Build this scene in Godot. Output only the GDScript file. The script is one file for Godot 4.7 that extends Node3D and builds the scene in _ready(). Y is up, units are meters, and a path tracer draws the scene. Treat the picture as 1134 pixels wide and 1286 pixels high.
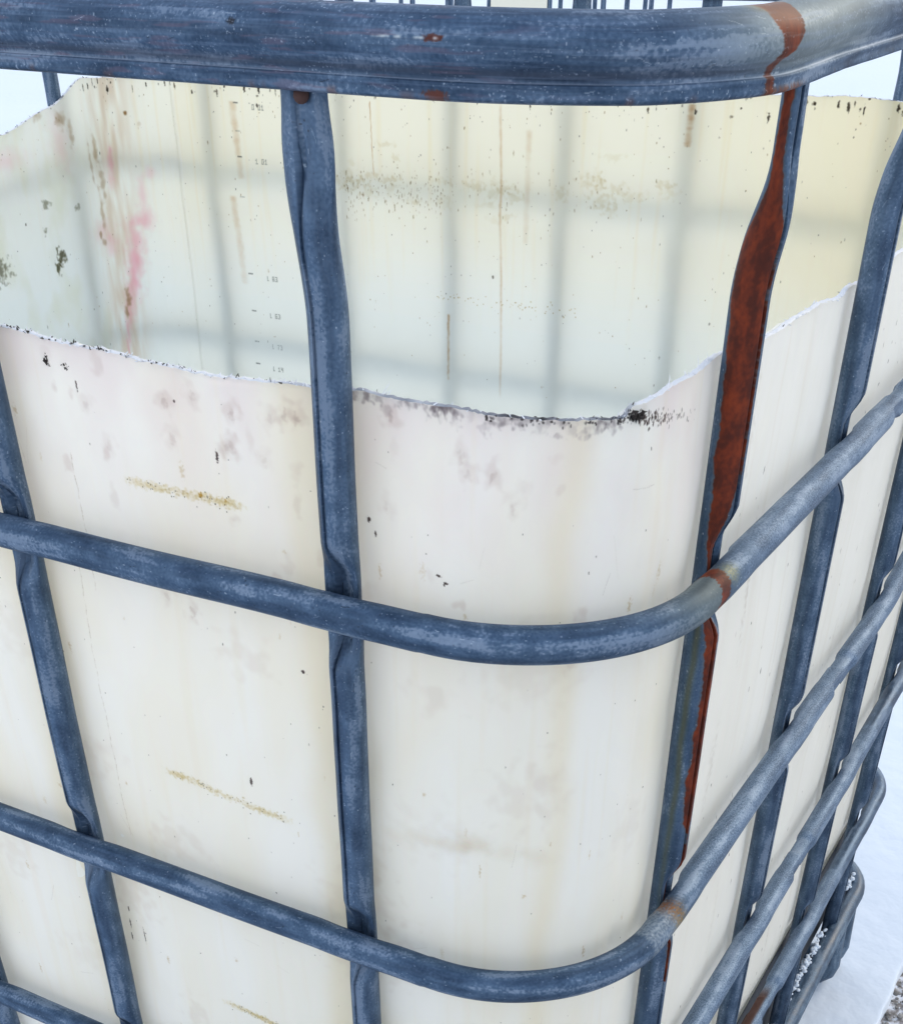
extends Node3D
# A wire cage tote with a cut open plastic tank, standing in snow.
# Plan coordinates: u runs along the front face away from the near corner, v along the
# right hand face, h is the height over the second ring of the cage. World: x = -u, z = -v.

const L := 1.16        # cage, front face
const W := 1.034       # cage, side face
const R := 0.10        # corner radius of the tubes' centre line
const A := 0.15708     # arc of one corner
const H0 := 0.865      # the second ring over the snow
const TR := 0.009      # tube radius
const V_IN := 0.008    # uprights stand this far inside the rings
const TILE := 0.36     # metres covered by the zinc texture
const S_NEAR0 := -0.62
const S_NEAR1 := 0.80
const S_RAIL0 := -0.26        # the stretch of the top rail that is painted finely
const S_RAIL1 := 0.40

var total := 0.0
var rng := RandomNumberGenerator.new()
var noise_a := FastNoiseLite.new()
var noise_b := FastNoiseLite.new()
var uprights := []                    # {s, rust}
var inset_table := PackedFloat32Array()
var rim_points := []
var zinc_rgb := PackedByteArray()     # the zinc tile, 1024 x 1024, RGB
var zinc_relief: Texture2D
var zinc_rough: Texture2D
var M := {}

# ------------------------------------------------------------------ scene
func _ready() -> void:
	rng.seed = 7
	noise_a.seed = 3; noise_a.frequency = 1.0; noise_a.fractal_octaves = 3
	noise_b.seed = 11; noise_b.frequency = 1.0; noise_b.fractal_octaves = 2
	total = 2.0 * (L - 2.0 * R) + 2.0 * (W - 2.0 * R) + 4.0 * A

	var cam := Camera3D.new()
	cam.name = "camera"
	add_child(cam)
	var yaw := 1.0618
	var pitch := 0.6949
	var f := Vector3(-cos(yaw) * cos(pitch), -sin(pitch), -sin(yaw) * cos(pitch))
	var pos := Vector3(0.1734, 0.246 + H0, 0.4642)
	cam.look_at_from_position(pos, pos + f, Vector3.UP)
	cam.rotate_object_local(Vector3(0, 0, 1), 0.0025)
	cam.projection = Camera3D.PROJECTION_FRUSTUM
	cam.near = 0.05
	cam.far = 200.0
	cam.size = cam.near * 1286.0 / 1534.72
	cam.frustum_offset = Vector2(cam.near * 1.9 / 1534.72, cam.near * 571.4 / 1534.72)
	cam.current = true

	var we := WorldEnvironment.new()
	we.name = "world"
	var env := Environment.new()
	env.background_mode = Environment.BG_SKY
	var sky := Sky.new()
	var sm := ProceduralSkyMaterial.new()
	sm.sky_top_color = Color(0.66, 0.74, 0.86)
	sm.sky_horizon_color = Color(0.97, 0.98, 1.0)
	sm.ground_horizon_color = Color(0.97, 0.98, 1.0)
	sm.ground_bottom_color = Color(0.75, 0.80, 0.86)
	sm.sky_curve = 0.6
	sm.sky_energy_multiplier = 1.0
	sky.sky_material = sm
	env.sky = sky
	env.tonemap_mode = Environment.TONE_MAPPER_LINEAR
	env.tonemap_exposure = 1.54
	env.sdfgi_enabled = true
	env.ssao_enabled = true
	env.ssil_enabled = true
	we.environment = env
	add_child(we)

	var sun := DirectionalLight3D.new()
	sun.name = "sun_behind_cloud"
	sun.light_energy = 0.30
	sun.light_color = Color(1.0, 0.96, 0.90)
	sun.light_angular_distance = 28.0
	sun.shadow_enabled = true
	add_child(sun)
	sun.look_at_from_position(Vector3(0.75, 1.15, -1.8), Vector3.ZERO, Vector3.UP)

	make_uprights()
	make_rim()
	make_materials()
	make_ground()
	make_cage()
	make_tank()
	make_snow_lumps()
	make_far_cage()

# ------------------------------------------------------------------ plan of the cage
func s_front(u: float) -> float: return R - u
func s_right(v: float) -> float: return A + v - R
func s_back(u: float) -> float: return 2.0 * A + W - 2.0 * R + u - R
func s_left(v: float) -> float: return 3.0 * A + W - 2.0 * R + L - 2.0 * R + W - R - v

func plan(s: float) -> Array:         # [point on the centre line (u, v), outward direction (u, v)]
	s = fposmod(s, total)
	var q := Vector2.ZERO
	if s < A:
		q = Vector2(-sin(s / R), -cos(s / R))
		return [Vector2(R, R) + q * R, q]
	s -= A
	if s < W - 2.0 * R:
		return [Vector2(0, R + s), Vector2(-1, 0)]
	s -= W - 2.0 * R
	if s < A:
		q = Vector2(-cos(s / R), sin(s / R))
		return [Vector2(R, W - R) + q * R, q]
	s -= A
	if s < L - 2.0 * R:
		return [Vector2(R + s, W), Vector2(0, 1)]
	s -= L - 2.0 * R
	if s < A:
		q = Vector2(sin(s / R), cos(s / R))
		return [Vector2(L - R, W - R) + q * R, q]
	s -= A
	if s < W - 2.0 * R:
		return [Vector2(L, W - R - s), Vector2(1, 0)]
	s -= W - 2.0 * R
	if s < A:
		q = Vector2(cos(s / R), -sin(s / R))
		return [Vector2(L - R, R) + q * R, q]
	s -= A
	return [Vector2(L - R - s, 0), Vector2(0, -1)]

func world(p: Vector2, h: float) -> Vector3: return Vector3(-p.x, h + H0, -p.y)
func dir3(d: Vector2) -> Vector3: return Vector3(-d.x, 0, -d.y)

func ring_height(k: int, s: float) -> float:
	var base: float = [0.0, -0.207, -0.3886, -0.566][k]
	var lift: float = [0.033, 0.042, 0.012, 0.0][k]
	var x := fposmod(s, total)
	var mid := s_back(L * 0.5)
	var w := 1.0 - smoothstep(0.62, 1.0, absf(x - mid))
	return base + lift * w + 0.0012 * noise_a.get_noise_2d(x * 3.0, k * 7.3)

func make_uprights() -> void:
	for u in [0.1501, 0.363, 0.506, 0.650, 0.802, 1.010]: uprights.append({"s": s_front(u), "seam": -11.0})
	for v in [0.1338, 0.3766, 0.6462, 0.868]: uprights.append({"s": s_right(v), "seam": -20.0})
	for u in [0.155, 0.362, 0.506, 0.649, 0.802, 1.0]: uprights.append({"s": s_back(u), "seam": 30.0})
	for v in [0.905, 0.65, 0.377, 0.134]: uprights.append({"s": s_left(v), "seam": 25.0})

# ------------------------------------------------------------------ mesh helpers
# A grid of rows x cols points as one surface; normals come from the grid itself and look along `ref` at the vertex `at`.
func grid_surface(mesh: ArrayMesh, rows: int, cols: int, pts: PackedVector3Array, uvs: PackedVector2Array, wrap_cols: bool, ref: Vector3, at: int, m: Material, tints := PackedColorArray(), wrap_rows := false) -> void:
	var nor := PackedVector3Array(); nor.resize(rows * cols)
	for i in rows:
		var i0 := maxi(i - 1, 0)
		var i1 := mini(i + 1, rows - 1)
		if wrap_rows and i == 0: i0 = rows - 2
		if wrap_rows and i == rows - 1: i1 = 1
		for j in cols:
			var j0 := maxi(j - 1, 0)
			var j1 := mini(j + 1, cols - 1)
			if wrap_cols and j == 0: j0 = cols - 2
			if wrap_cols and j == cols - 1: j1 = 1
			var du := pts[i1 * cols + j] - pts[i0 * cols + j]
			var dv := pts[i * cols + j1] - pts[i * cols + j0]
			nor[i * cols + j] = du.cross(dv).normalized()
	var flip := nor[at].dot(ref) < 0.0
	if flip:
		for i in nor.size(): nor[i] = -nor[i]
	var idx := PackedInt32Array(); idx.resize((rows - 1) * (cols - 1) * 6)
	var k := 0
	for i in rows - 1:
		for j in cols - 1:
			var a := i * cols + j
			var b := a + 1
			var c := a + cols
			var d := c + 1
			if flip:
				idx[k] = a; idx[k + 1] = c; idx[k + 2] = b; idx[k + 3] = b; idx[k + 4] = c; idx[k + 5] = d
			else:
				idx[k] = a; idx[k + 1] = b; idx[k + 2] = c; idx[k + 3] = b; idx[k + 4] = d; idx[k + 5] = c
			k += 6
	var arr := []
	arr.resize(Mesh.ARRAY_MAX)
	arr[Mesh.ARRAY_VERTEX] = pts; arr[Mesh.ARRAY_NORMAL] = nor; arr[Mesh.ARRAY_TEX_UV] = uvs; arr[Mesh.ARRAY_INDEX] = idx
	if tints.size() == pts.size(): arr[Mesh.ARRAY_COLOR] = tints
	mesh.add_surface_from_arrays(Mesh.PRIMITIVE_TRIANGLES, arr)
	mesh.surface_set_material(mesh.get_surface_count() - 1, m)

func part(called: String, mesh: Mesh, parent: Node, at := Vector3.ZERO) -> MeshInstance3D:
	var o := MeshInstance3D.new()
	o.name = called
	o.mesh = mesh
	parent.add_child(o, true)
	o.position = at
	return o

func thing(called: String, label: String, category: String, at: Vector3, group := "") -> Node3D:
	var o := Node3D.new()
	o.name = called
	add_child(o, true)
	o.position = at
	o.set_meta("label", label)
	o.set_meta("category", category)
	if group != "": o.set_meta("group", group)
	return o

# the section of a round tube with one weld seam: angles from the outward direction, and how deep each lies
func section(seam_deg: float, groove: float) -> Array:
	var out := []
	var seam := deg_to_rad(seam_deg)
	var n := 22
	for i in n + 1:
		out.append([-PI + TAU * i / n, 0.0])
	if groove > 0.0:
		var d := 0.00055 / TR
		var kept := []
		for q in out:
			if absf(q[0] - seam) > 0.20: kept.append(q)
		for q in [[-0.19, 0.0], [-2.0 * d, 0.0], [-0.9 * d, groove], [0.8 * d, groove * 0.9], [1.5 * d, -0.00035], [0.19, 0.0]]:
			kept.append([seam + q[0], q[1]])
		kept.sort_custom(func(x, y): return x[0] < y[0])
		out = kept
	return out

# ------------------------------------------------------------------ the cage
func ring_surface(mesh: ArrayMesh, k: int, s0: float, s1: float, step: float, sec: Array, m: Material, near: bool, closed_at: float) -> void:
	var rows := int(ceil((s1 - s0) / step)) + 1
	var cols := sec.size()
	var pts := PackedVector3Array(); pts.resize(rows * cols)
	var uvs := PackedVector2Array(); uvs.resize(rows * cols)
	for i in rows:
		var s := s0 + (s1 - s0) * i / (rows - 1)
		var pl := plan(s)
		var n: Vector2 = pl[1]
		var h := ring_height(k, s)
		# how near the next upright is
		var w := 0.0
		for up in uprights:
			var d := absf(fposmod(s - float(up.s) + total * 0.5, total) - total * 0.5)
			if d < 0.04: w = maxf(w, 1.0 - smoothstep(0.010, 0.030, d))
		# the weak point between two uprights of the side faces, pressed flat so that it can fold
		var x := fposmod(s, total)
		var dn := minf(absf(x - s_right(0.482 + 0.004 * k)), absf(x - s_left(0.482)))
		var neck := 1.0 - smoothstep(0.026, 0.034, dn)
		var side := x - s_right(0.482 + 0.004 * k)
		for j in cols:
			var th: float = sec[j][0]
			var rr: float = TR - float(sec[j][1])
			var o := rr * cos(th)
			var y := rr * sin(th)
			if w > 0.0 and o < 0.0:
				o = lerpf(o, maxf(o, -0.0055), w)
			o += 0.0006 * w
			if neck > 0.0:
				y *= 1.0 - 0.24 * neck
				o = lerpf(o, clampf(o, -0.007, 0.0045 + 0.002 * absf(y) / TR), neck)
				y -= 0.0012 * neck * signf(side)
			var p := pl[0] as Vector2
			pts[i * cols + j] = world(p + n * o, h + y) - origin
			if near: uvs[i * cols + j] = Vector2((s - S_NEAR0) / (S_NEAR1 - S_NEAR0), (th + PI) / TAU)
			else: uvs[i * cols + j] = Vector2(s / TILE, (th + PI) / TAU * TAU * TR / TILE + 0.171 * k)
	var mid := (rows / 2) * cols + cols / 2
	var ref := dir3(plan(s0 + (s1 - s0) * (rows / 2) / (rows - 1))[1])
	grid_surface(mesh, rows, cols, pts, uvs, true, ref, mid, m)

var origin := Vector3.ZERO

func upright_mesh(s: float, seam: float, lo: float, hi: float, step: float, m: Material, rusty: bool, seed_at: float) -> ArrayMesh:
	var pl := plan(s)
	var n: Vector2 = pl[1]
	var t2 := plan(s + 0.001)[0] as Vector2 - plan(s - 0.001)[0] as Vector2
	t2 = t2.normalized()
	var sec := section(seam, 0.0042)
	var rows := int(ceil((hi - lo) / step)) + 1
	var cols := sec.size()
	var pts := PackedVector3Array(); pts.resize(rows * cols)
	var uvs := PackedVector2Array(); uvs.resize(rows * cols)
	var rings := [ring_height(0, s), ring_height(1, s), ring_height(2, s), ring_height(3, s)]
	for i in rows:
		var h := lo + (hi - lo) * i / (rows - 1)
		var w := 0.0
		for rh in rings:
			var d := h - float(rh)
			w = maxf(w, 1.0 - smoothstep(0.013, 0.033 + 0.004 * noise_b.get_noise_2d(seed_at * 31.0 + rh * 9.0, signf(d) * 4.0), absf(d)))
		var top := smoothstep(0.148, 0.184, h)       # the flattened head under the rail
		var bend := smoothstep(0.125, 0.178, h)
		var sway := 0.0012 * noise_a.get_noise_2d(h * 5.0, seed_at * 17.0)
		for j in cols:
			var th: float = sec[j][0]
			var rr: float = TR - float(sec[j][1])
			var o := rr * cos(th)
			var y := rr * sin(th)
			var crease := minf(absf(y - 0.0012) * 2.0, 0.0068)
			var cap := -0.0062 + crease
			if w > 0.0:
				if o > cap: o = lerpf(o, cap, w)
				y *= 1.0 + 0.07 * w
			if top > 0.0:
				var fold := -0.0030 * exp(-pow((y - lerpf(-0.0022, 0.0012, smoothstep(0.16, 0.20, h))) / 0.0013, 2.0)) if o > 0.0 else 0.0
				o = lerpf(o, o * 0.50 + fold, top)
				y *= 1.0 + (0.32 - 0.16 * smoothstep(0.186, 0.204, h)) * top
			o += 0.0065 * bend
			var p := (pl[0] as Vector2) - n * V_IN + t2 * (y + sway) + n * o
			pts[i * cols + j] = world(p, h) - origin
			if rusty: uvs[i * cols + j] = Vector2((h - lo) / (hi - lo), (th + PI) / TAU)
			else: uvs[i * cols + j] = Vector2(h / TILE + seed_at, (th + PI) * TR / TILE + seed_at * 3.7)
	var mesh := ArrayMesh.new()
	grid_surface(mesh, rows, cols, pts, uvs, true, dir3(n), (rows / 2 + 3) * cols + cols / 2, m)
	return mesh

func rail_surface(mesh: ArrayMesh, s0: float, s1: float, step: float, m: Material, near: bool) -> void:
	var prof := []       # (outward, up) round the centre of the rail; a rolled tube over a hemmed lip
	for q in [[-0.0125, -0.004], [-0.0115, -0.0095], [-0.0085, -0.0132], [0.0052, -0.0136], [0.0068, -0.0140], [0.0086, -0.0139], [0.0104, -0.0133], [0.0111, -0.0125],
			[0.0106, -0.0113], [0.0107, -0.0098], [0.0113, -0.0088], [0.0108, -0.0081], [0.0096, -0.0077], [0.0097, -0.0066], [0.0103, -0.0058], [0.0101, -0.0050], [0.0106, -0.0041]]:
		prof.append(Vector2(q[0], q[1]))
	for i in 15:
		var a := deg_to_rad(-14.0 + i * 14.0)
		prof.append(Vector2(0.0005 + 0.0125 * cos(a), 0.0015 + 0.0110 * sin(a)))
	prof.append(prof[0])
	var len := [0.0]
	for i in range(1, prof.size()): len.append(len[-1] + (prof[i] as Vector2).distance_to(prof[i - 1]))
	var rows := int(ceil((s1 - s0) / step)) + 1
	var cols := prof.size()
	var pts := PackedVector3Array(); pts.resize(rows * cols)
	var uvs := PackedVector2Array(); uvs.resize(rows * cols)
	for i in rows:
		var s := s0 + (s1 - s0) * i / (rows - 1)
		var pl := plan(s)
		var n: Vector2 = pl[1]
		for j in cols:
			var q: Vector2 = prof[j]
			var dent := 0.0006 * noise_a.get_noise_2d(s * 14.0, j * 0.13 + 40.0)
			pts[i * cols + j] = world((pl[0] as Vector2) + n * (q.x + dent - 0.0005), 0.2200 + q.y + rail_sag(s)) - origin
			if near: uvs[i * cols + j] = Vector2((s - S_RAIL0) / (S_RAIL1 - S_RAIL0), float(len[j]) / float(len[-1]))
			else: uvs[i * cols + j] = Vector2(s / TILE, float(len[j]) / TILE + 0.4)
	grid_surface(mesh, rows, cols, pts, uvs, true, Vector3.UP, (rows / 2) * cols + cols - 9, m)

func rail_sag(s: float) -> float:
	return lut([[-0.5, 0.0], [-0.22, 0.0014], [-0.12, 0.0002], [0.0, -0.0013], [0.08, -0.0024], [0.14, -0.0016], [0.22, 0.0014], [0.34, 0.0040], [0.8, 0.0035], [1.2, 0.0]], fposmod(s + 1.0, total) - 1.0, 1)

func make_cage() -> void:
	origin = Vector3(-L * 0.5, 0.0, -W * 0.5)
	var cage := thing("tote_cage", "grey galvanised tube cage around the cut white tank, rust running down one corner upright", "cage", origin, "tube cages of tank totes")
	# top rail
	var mesh := ArrayMesh.new()
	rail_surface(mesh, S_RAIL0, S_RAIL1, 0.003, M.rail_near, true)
	rail_surface(mesh, S_RAIL1, S_RAIL0 + total, 0.012, M.zinc, false)
	part("top_rail", mesh, cage)
	# four rings of tube
	for k in 4:
		mesh = ArrayMesh.new()
		var sec := section(-62.0 if k == 1 else (-70.0 if k == 2 else 150.0), 0.0028)
		ring_surface(mesh, k, S_NEAR0, S_NEAR1, 0.003, sec, M["ring_near_%d" % k], true, 0.0)
		ring_surface(mesh, k, S_NEAR1, S_NEAR0 + total, 0.010, sec, M.zinc, false, 0.0)
		part("cross_tube", mesh, cage)
	# uprights
	for i in uprights.size():
		var up = uprights[i]
		var rusty: bool = i == 6
		var near: bool = i < 4 or (i > 5 and i < 10)
		var o := part("upright_tube", upright_mesh(up.s, up.seam, -0.748, 0.210, 0.0035 if near else 0.008, M.rust_upright if rusty else M.zinc, rusty, i * 0.237), cage)
		if rusty: o.set_meta("label", "upright with a wide dark rust streak down its outer side")
	# the rusty bolt under the rail at the first upright
	var b := SphereMesh.new()
	b.radius = 0.0031; b.height = 0.0058; b.radial_segments = 9; b.rings = 5
	b.material = M.rust
	for i in 6:
		var pl := plan(uprights[i].s)
		var bolt := part("bolt", b, cage, world((pl[0] as Vector2) + Vector2(-0.0022, 0) + (pl[1] as Vector2) * 0.0040, 0.2045 + rail_sag(uprights[i].s)) - origin)
		bolt.rotation_degrees = Vector3(8, 20 * i, 4)
	# base: a tube all round, a sheet pan and bent tube feet
	mesh = ArrayMesh.new()
	base_tube(mesh)
	part("base_tube", mesh, cage)
	mesh = ArrayMesh.new()
	var pan := BoxMesh.new()
	pan.size = Vector3(L - 0.05, 0.018, W - 0.05)
	pan.material = M.dark_zinc
	part("base_pan", pan, cage, Vector3(0, -0.732 + H0, 0))
	mesh = ArrayMesh.new()
	base_band(mesh)
	part("dark_band", mesh, cage)
	for v in [0.062, 0.112, 0.48, 0.53, 0.930, 0.978]:
		for sd in 2:
			part("foot", foot_mesh(sd == 0, v), cage)

func base_band(mesh: ArrayMesh) -> void:
	# a thin dark upright band round the pan, below the lowest ring
	var prof := [[0.0205, -0.740], [0.0205, -0.606], [0.0212, -0.604], [0.0225, -0.604], [0.0230, -0.606], [0.0230, -0.740], [0.0205, -0.740]]
	var cols := prof.size()
	var rows := 360
	var pts := PackedVector3Array(); pts.resize(rows * cols)
	var uvs := PackedVector2Array(); uvs.resize(rows * cols)
	for i in rows:
		var pl := plan(total * i / (rows - 1))
		for j in cols:
			pts[i * cols + j] = world((pl[0] as Vector2) - (pl[1] as Vector2) * float(prof[j][0]), prof[j][1]) - origin
			uvs[i * cols + j] = Vector2(total * i / (rows - 1) / TILE, prof[j][1] / TILE)
	grid_surface(mesh, rows, cols, pts, uvs, true, Vector3.UP, 100 * cols + 3, M.dark_zinc, PackedColorArray(), true)

func base_tube(mesh: ArrayMesh) -> void:
	var cols := 17
	var rows := 400
	var pts := PackedVector3Array(); pts.resize(rows * cols)
	var uvs := PackedVector2Array(); uvs.resize(rows * cols)
	for i in rows:
		var s := total * i / (rows - 1)
		var pl := plan(s)
		var q: Vector2 = pl[0]
		var n: Vector2 = pl[1]
		if n.x * n.y != 0.0: q += n * 0.008 * pow(4.0 * absf(n.x * n.y) * 0.5, 1.2)     # the base has tighter corners than the cage
		pl = [q, n]
		for j in cols:
			var th := TAU * j / (cols - 1)
			pts[i * cols + j] = world((pl[0] as Vector2) + (pl[1] as Vector2) * (0.0015 + 0.0115 * cos(th)), -0.727 + 0.0115 * sin(th)) - origin
			uvs[i * cols + j] = Vector2(s / TILE, th * 0.0115 / TILE + 0.63)
	grid_surface(mesh, rows, cols, pts, uvs, true, Vector3.UP, 100 * cols + 4, M.base, PackedColorArray(), true)

func foot_mesh(right: bool, v: float) -> ArrayMesh:
	# a tube bent to a U that stands square to the side face
	var path := []
	var u0 := 0.002 if right else L - 0.002
	var sg := 1.0 if right else -1.0
	for q in [[0.006, -0.727], [0.002, -0.80], [0.0, -0.832], [0.003, -0.846], [0.012, -0.856], [0.026, -0.859], [0.10, -0.859], [0.17, -0.859], [0.184, -0.856], [0.193, -0.846], [0.196, -0.832], [0.196, -0.729]]:
		path.append(world(Vector2(u0 + sg * q[0], v), q[1]) - origin)
	var cols := 15
	var rows := path.size()
	var pts := PackedVector3Array(); pts.resize(rows * cols)
	var uvs := PackedVector2Array(); uvs.resize(rows * cols)
	var along := 0.0
	for i in rows:
		var t: Vector3 = ((path[mini(i + 1, rows - 1)] as Vector3) - (path[maxi(i - 1, 0)] as Vector3)).normalized()
		var b := Vector3(0, 0, 1)
		var n := b.cross(t)
		if i > 0: along += (path[i] as Vector3).distance_to(path[i - 1])
		for j in cols:
			var th := TAU * j / (cols - 1)
			pts[i * cols + j] = (path[i] as Vector3) + (n * cos(th) + b * sin(th)) * 0.0125
			uvs[i * cols + j] = Vector2(along / TILE + v * 3.0, th * 0.0125 / TILE + 0.2)
	var mesh := ArrayMesh.new()
	var mid := 1 * cols
	grid_surface(mesh, rows, cols, pts, uvs, true, pts[mid] - (path[1] as Vector3), mid, M.base)
	return mesh

# ------------------------------------------------------------------ the tank
func rim_height(s: float) -> float:
	var x := fposmod(s + 1.0, total) - 1.0
	var h := 0.095
	for i in range(1, rim_points.size()):
		if x <= rim_points[i].x:
			var q: Vector2 = rim_points[i - 1]
			var e: Vector2 = rim_points[i]
			h = lerpf(q.y, e.y, smoothstep(0.0, 1.0, (x - q.x) / maxf(e.x - q.x, 1e-5)) * 0.5 + 0.5 * (x - q.x) / maxf(e.x - q.x, 1e-5))
			break
	return h + 0.0009 * noise_a.get_noise_2d(x * 22.0, 5.0) + 0.0007 * noise_b.get_noise_2d(x * 210.0, 9.0)

func build_inset() -> void:
	inset_table.resize(2200)
	for i in 2200:
		var s := total * i / 2200.0
		var e := 0.0150
		for up in uprights:
			var d := absf(fposmod(s - float(up.s) + total * 0.5, total) - total * 0.5)
			e += 0.0042 * exp(-pow(d / 0.022, 2.0))
		var d2 := absf(s - (A - 0.022))
		e += 0.0022 * exp(-pow(d2 / 0.010, 2.0))
		d2 = absf(s - s_right(0.30))
		e += 0.0016 * exp(-pow(d2 / 0.010, 2.0))
		# the back wall sags away from its tubes
		if s > s_back(0.15) and s < s_back(1.0): e += 0.0015 * smoothstep(s_back(1.0), s_back(0.6), s) * smoothstep(s_back(0.10), s_back(0.3), s)
		if s > s_back(0.1) and s < s_back(1.06): e = lerpf(e, 0.0190, 0.7)
		inset_table[i] = e

func wall_point(s: float, h: float, extra: float) -> Vector3:
	var x := fposmod(s, total) / total * 2200.0
	var i := int(x) % 2200
	var e := lerpf(inset_table[i], inset_table[(i + 1) % 2200], x - floor(x)) + extra
	e += 0.0022 * noise_b.get_noise_2d(s * 4.0, h * 3.0 + 20.0) + 0.0009 * noise_b.get_noise_2d(s * 16.0, h * 11.0 + 3.0)
	for k in 4:
		var d := h - float([0.0, -0.207, -0.3886, -0.566][k])
		if absf(d) < 0.06: e += 0.0016 * exp(-d * d / 0.0005)
	e += 0.0003 * noise_b.get_noise_2d(s * 55.0, h * 30.0 + 8.0)
	e += 0.012 * (1.0 - smoothstep(-0.61, -0.565, h))
	if h < -0.64:
		var q := clampf((-0.64 - h) / 0.07, 0.0, 0.999)
		e += 0.06 * (1.0 - sqrt(1.0 - q * q))
	var pl := plan(s)
	return world((pl[0] as Vector2) - (pl[1] as Vector2) * e, h) - origin

func wall_surface(mesh: ArrayMesh, s0: float, s1: float, top: float, bottom: float, cols: int, rows: int, extra: float, outside: bool, box: Rect2, m: Material) -> void:
	# top > 1 stands for the cut rim
	var pts := PackedVector3Array(); pts.resize(rows * cols)
	var nor := PackedVector3Array(); nor.resize(rows * cols)
	var uvs := PackedVector2Array(); uvs.resize(rows * cols)
	for j in cols:
		var s := s0 + (s1 - s0) * j / (cols - 1)
		var h1 := rim_height(s) if top > 1.0 else top
		for i in rows:
			var h := lerpf(h1, bottom, float(i) / (rows - 1))
			var p := wall_point(s, h, extra)
			var q := (wall_point(s + 0.004, h, extra) - p).cross(wall_point(s, h + 0.004, extra) - p).normalized()
			var out := dir3(plan(s)[1])
			if q.dot(out) < 0.0: q = -q
			if not outside: q = -q
			pts[i * cols + j] = p
			nor[i * cols + j] = q
			uvs[i * cols + j] = Vector2((s - box.position.x) / box.size.x, (box.end.y - h) / box.size.y)
	var idx := PackedInt32Array(); idx.resize((rows - 1) * (cols - 1) * 6)
	var k := 0
	var t := (pts[cols] - pts[0]).cross(pts[1] - pts[0])      # clockwise a, b, c faces (c - a) x (b - a)
	var flip := t.dot(nor[0]) < 0.0
	for i in rows - 1:
		for j in cols - 1:
			var a := i * cols + j
			var b := a + 1
			var c := a + cols
			var d := c + 1
			if flip:
				idx[k] = a; idx[k + 1] = c; idx[k + 2] = b; idx[k + 3] = b; idx[k + 4] = c; idx[k + 5] = d
			else:
				idx[k] = a; idx[k + 1] = b; idx[k + 2] = c; idx[k + 3] = b; idx[k + 4] = d; idx[k + 5] = c
			k += 6
	var arr := []
	arr.resize(Mesh.ARRAY_MAX)
	arr[Mesh.ARRAY_VERTEX] = pts; arr[Mesh.ARRAY_NORMAL] = nor; arr[Mesh.ARRAY_TEX_UV] = uvs; arr[Mesh.ARRAY_INDEX] = idx
	mesh.add_surface_from_arrays(Mesh.PRIMITIVE_TRIANGLES, arr)
	mesh.surface_set_material(mesh.get_surface_count() - 1, m)

const BOX_FRONT := Rect2(-0.56, -0.40, 0.76, 0.52)
const BOX_SIDE := Rect2(0.20, -0.72, 0.90, 0.84)
const BOX_INNER := Rect2(1.16, -0.26, 1.36, 0.41)
const THICK := 0.0032

func make_rim() -> void:
	for q in [[s_front(1.06), 0.095], [s_front(0.60), 0.099], [s_front(0.354), 0.0985], [s_front(0.291), 0.0962], [s_front(0.234), 0.0935], [s_front(0.170), 0.0952], [0.0, 0.0965], [0.06, 0.0935], [0.0965, 0.0918],
			[0.1005, 0.0965], [0.125, 0.0995], [0.16, 0.1022], [0.19, 0.1010], [0.302, 0.0970], [0.434, 0.0900], [s_right(0.6), 0.096], [s_right(0.93), 0.127],
			[s_back(0.13), 0.1312], [s_back(0.20), 0.1345], [s_back(0.28), 0.1325], [s_back(0.6), 0.128], [s_back(1.06), 0.1185], [s_left(0.95), 0.1210], [s_left(0.877), 0.094], [s_left(0.80), 0.075], [s_left(0.5), 0.070], [s_left(0.1), 0.085], [s_front(1.06) + total, 0.095]]:
		rim_points.append(Vector2(q[0], q[1]))

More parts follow.
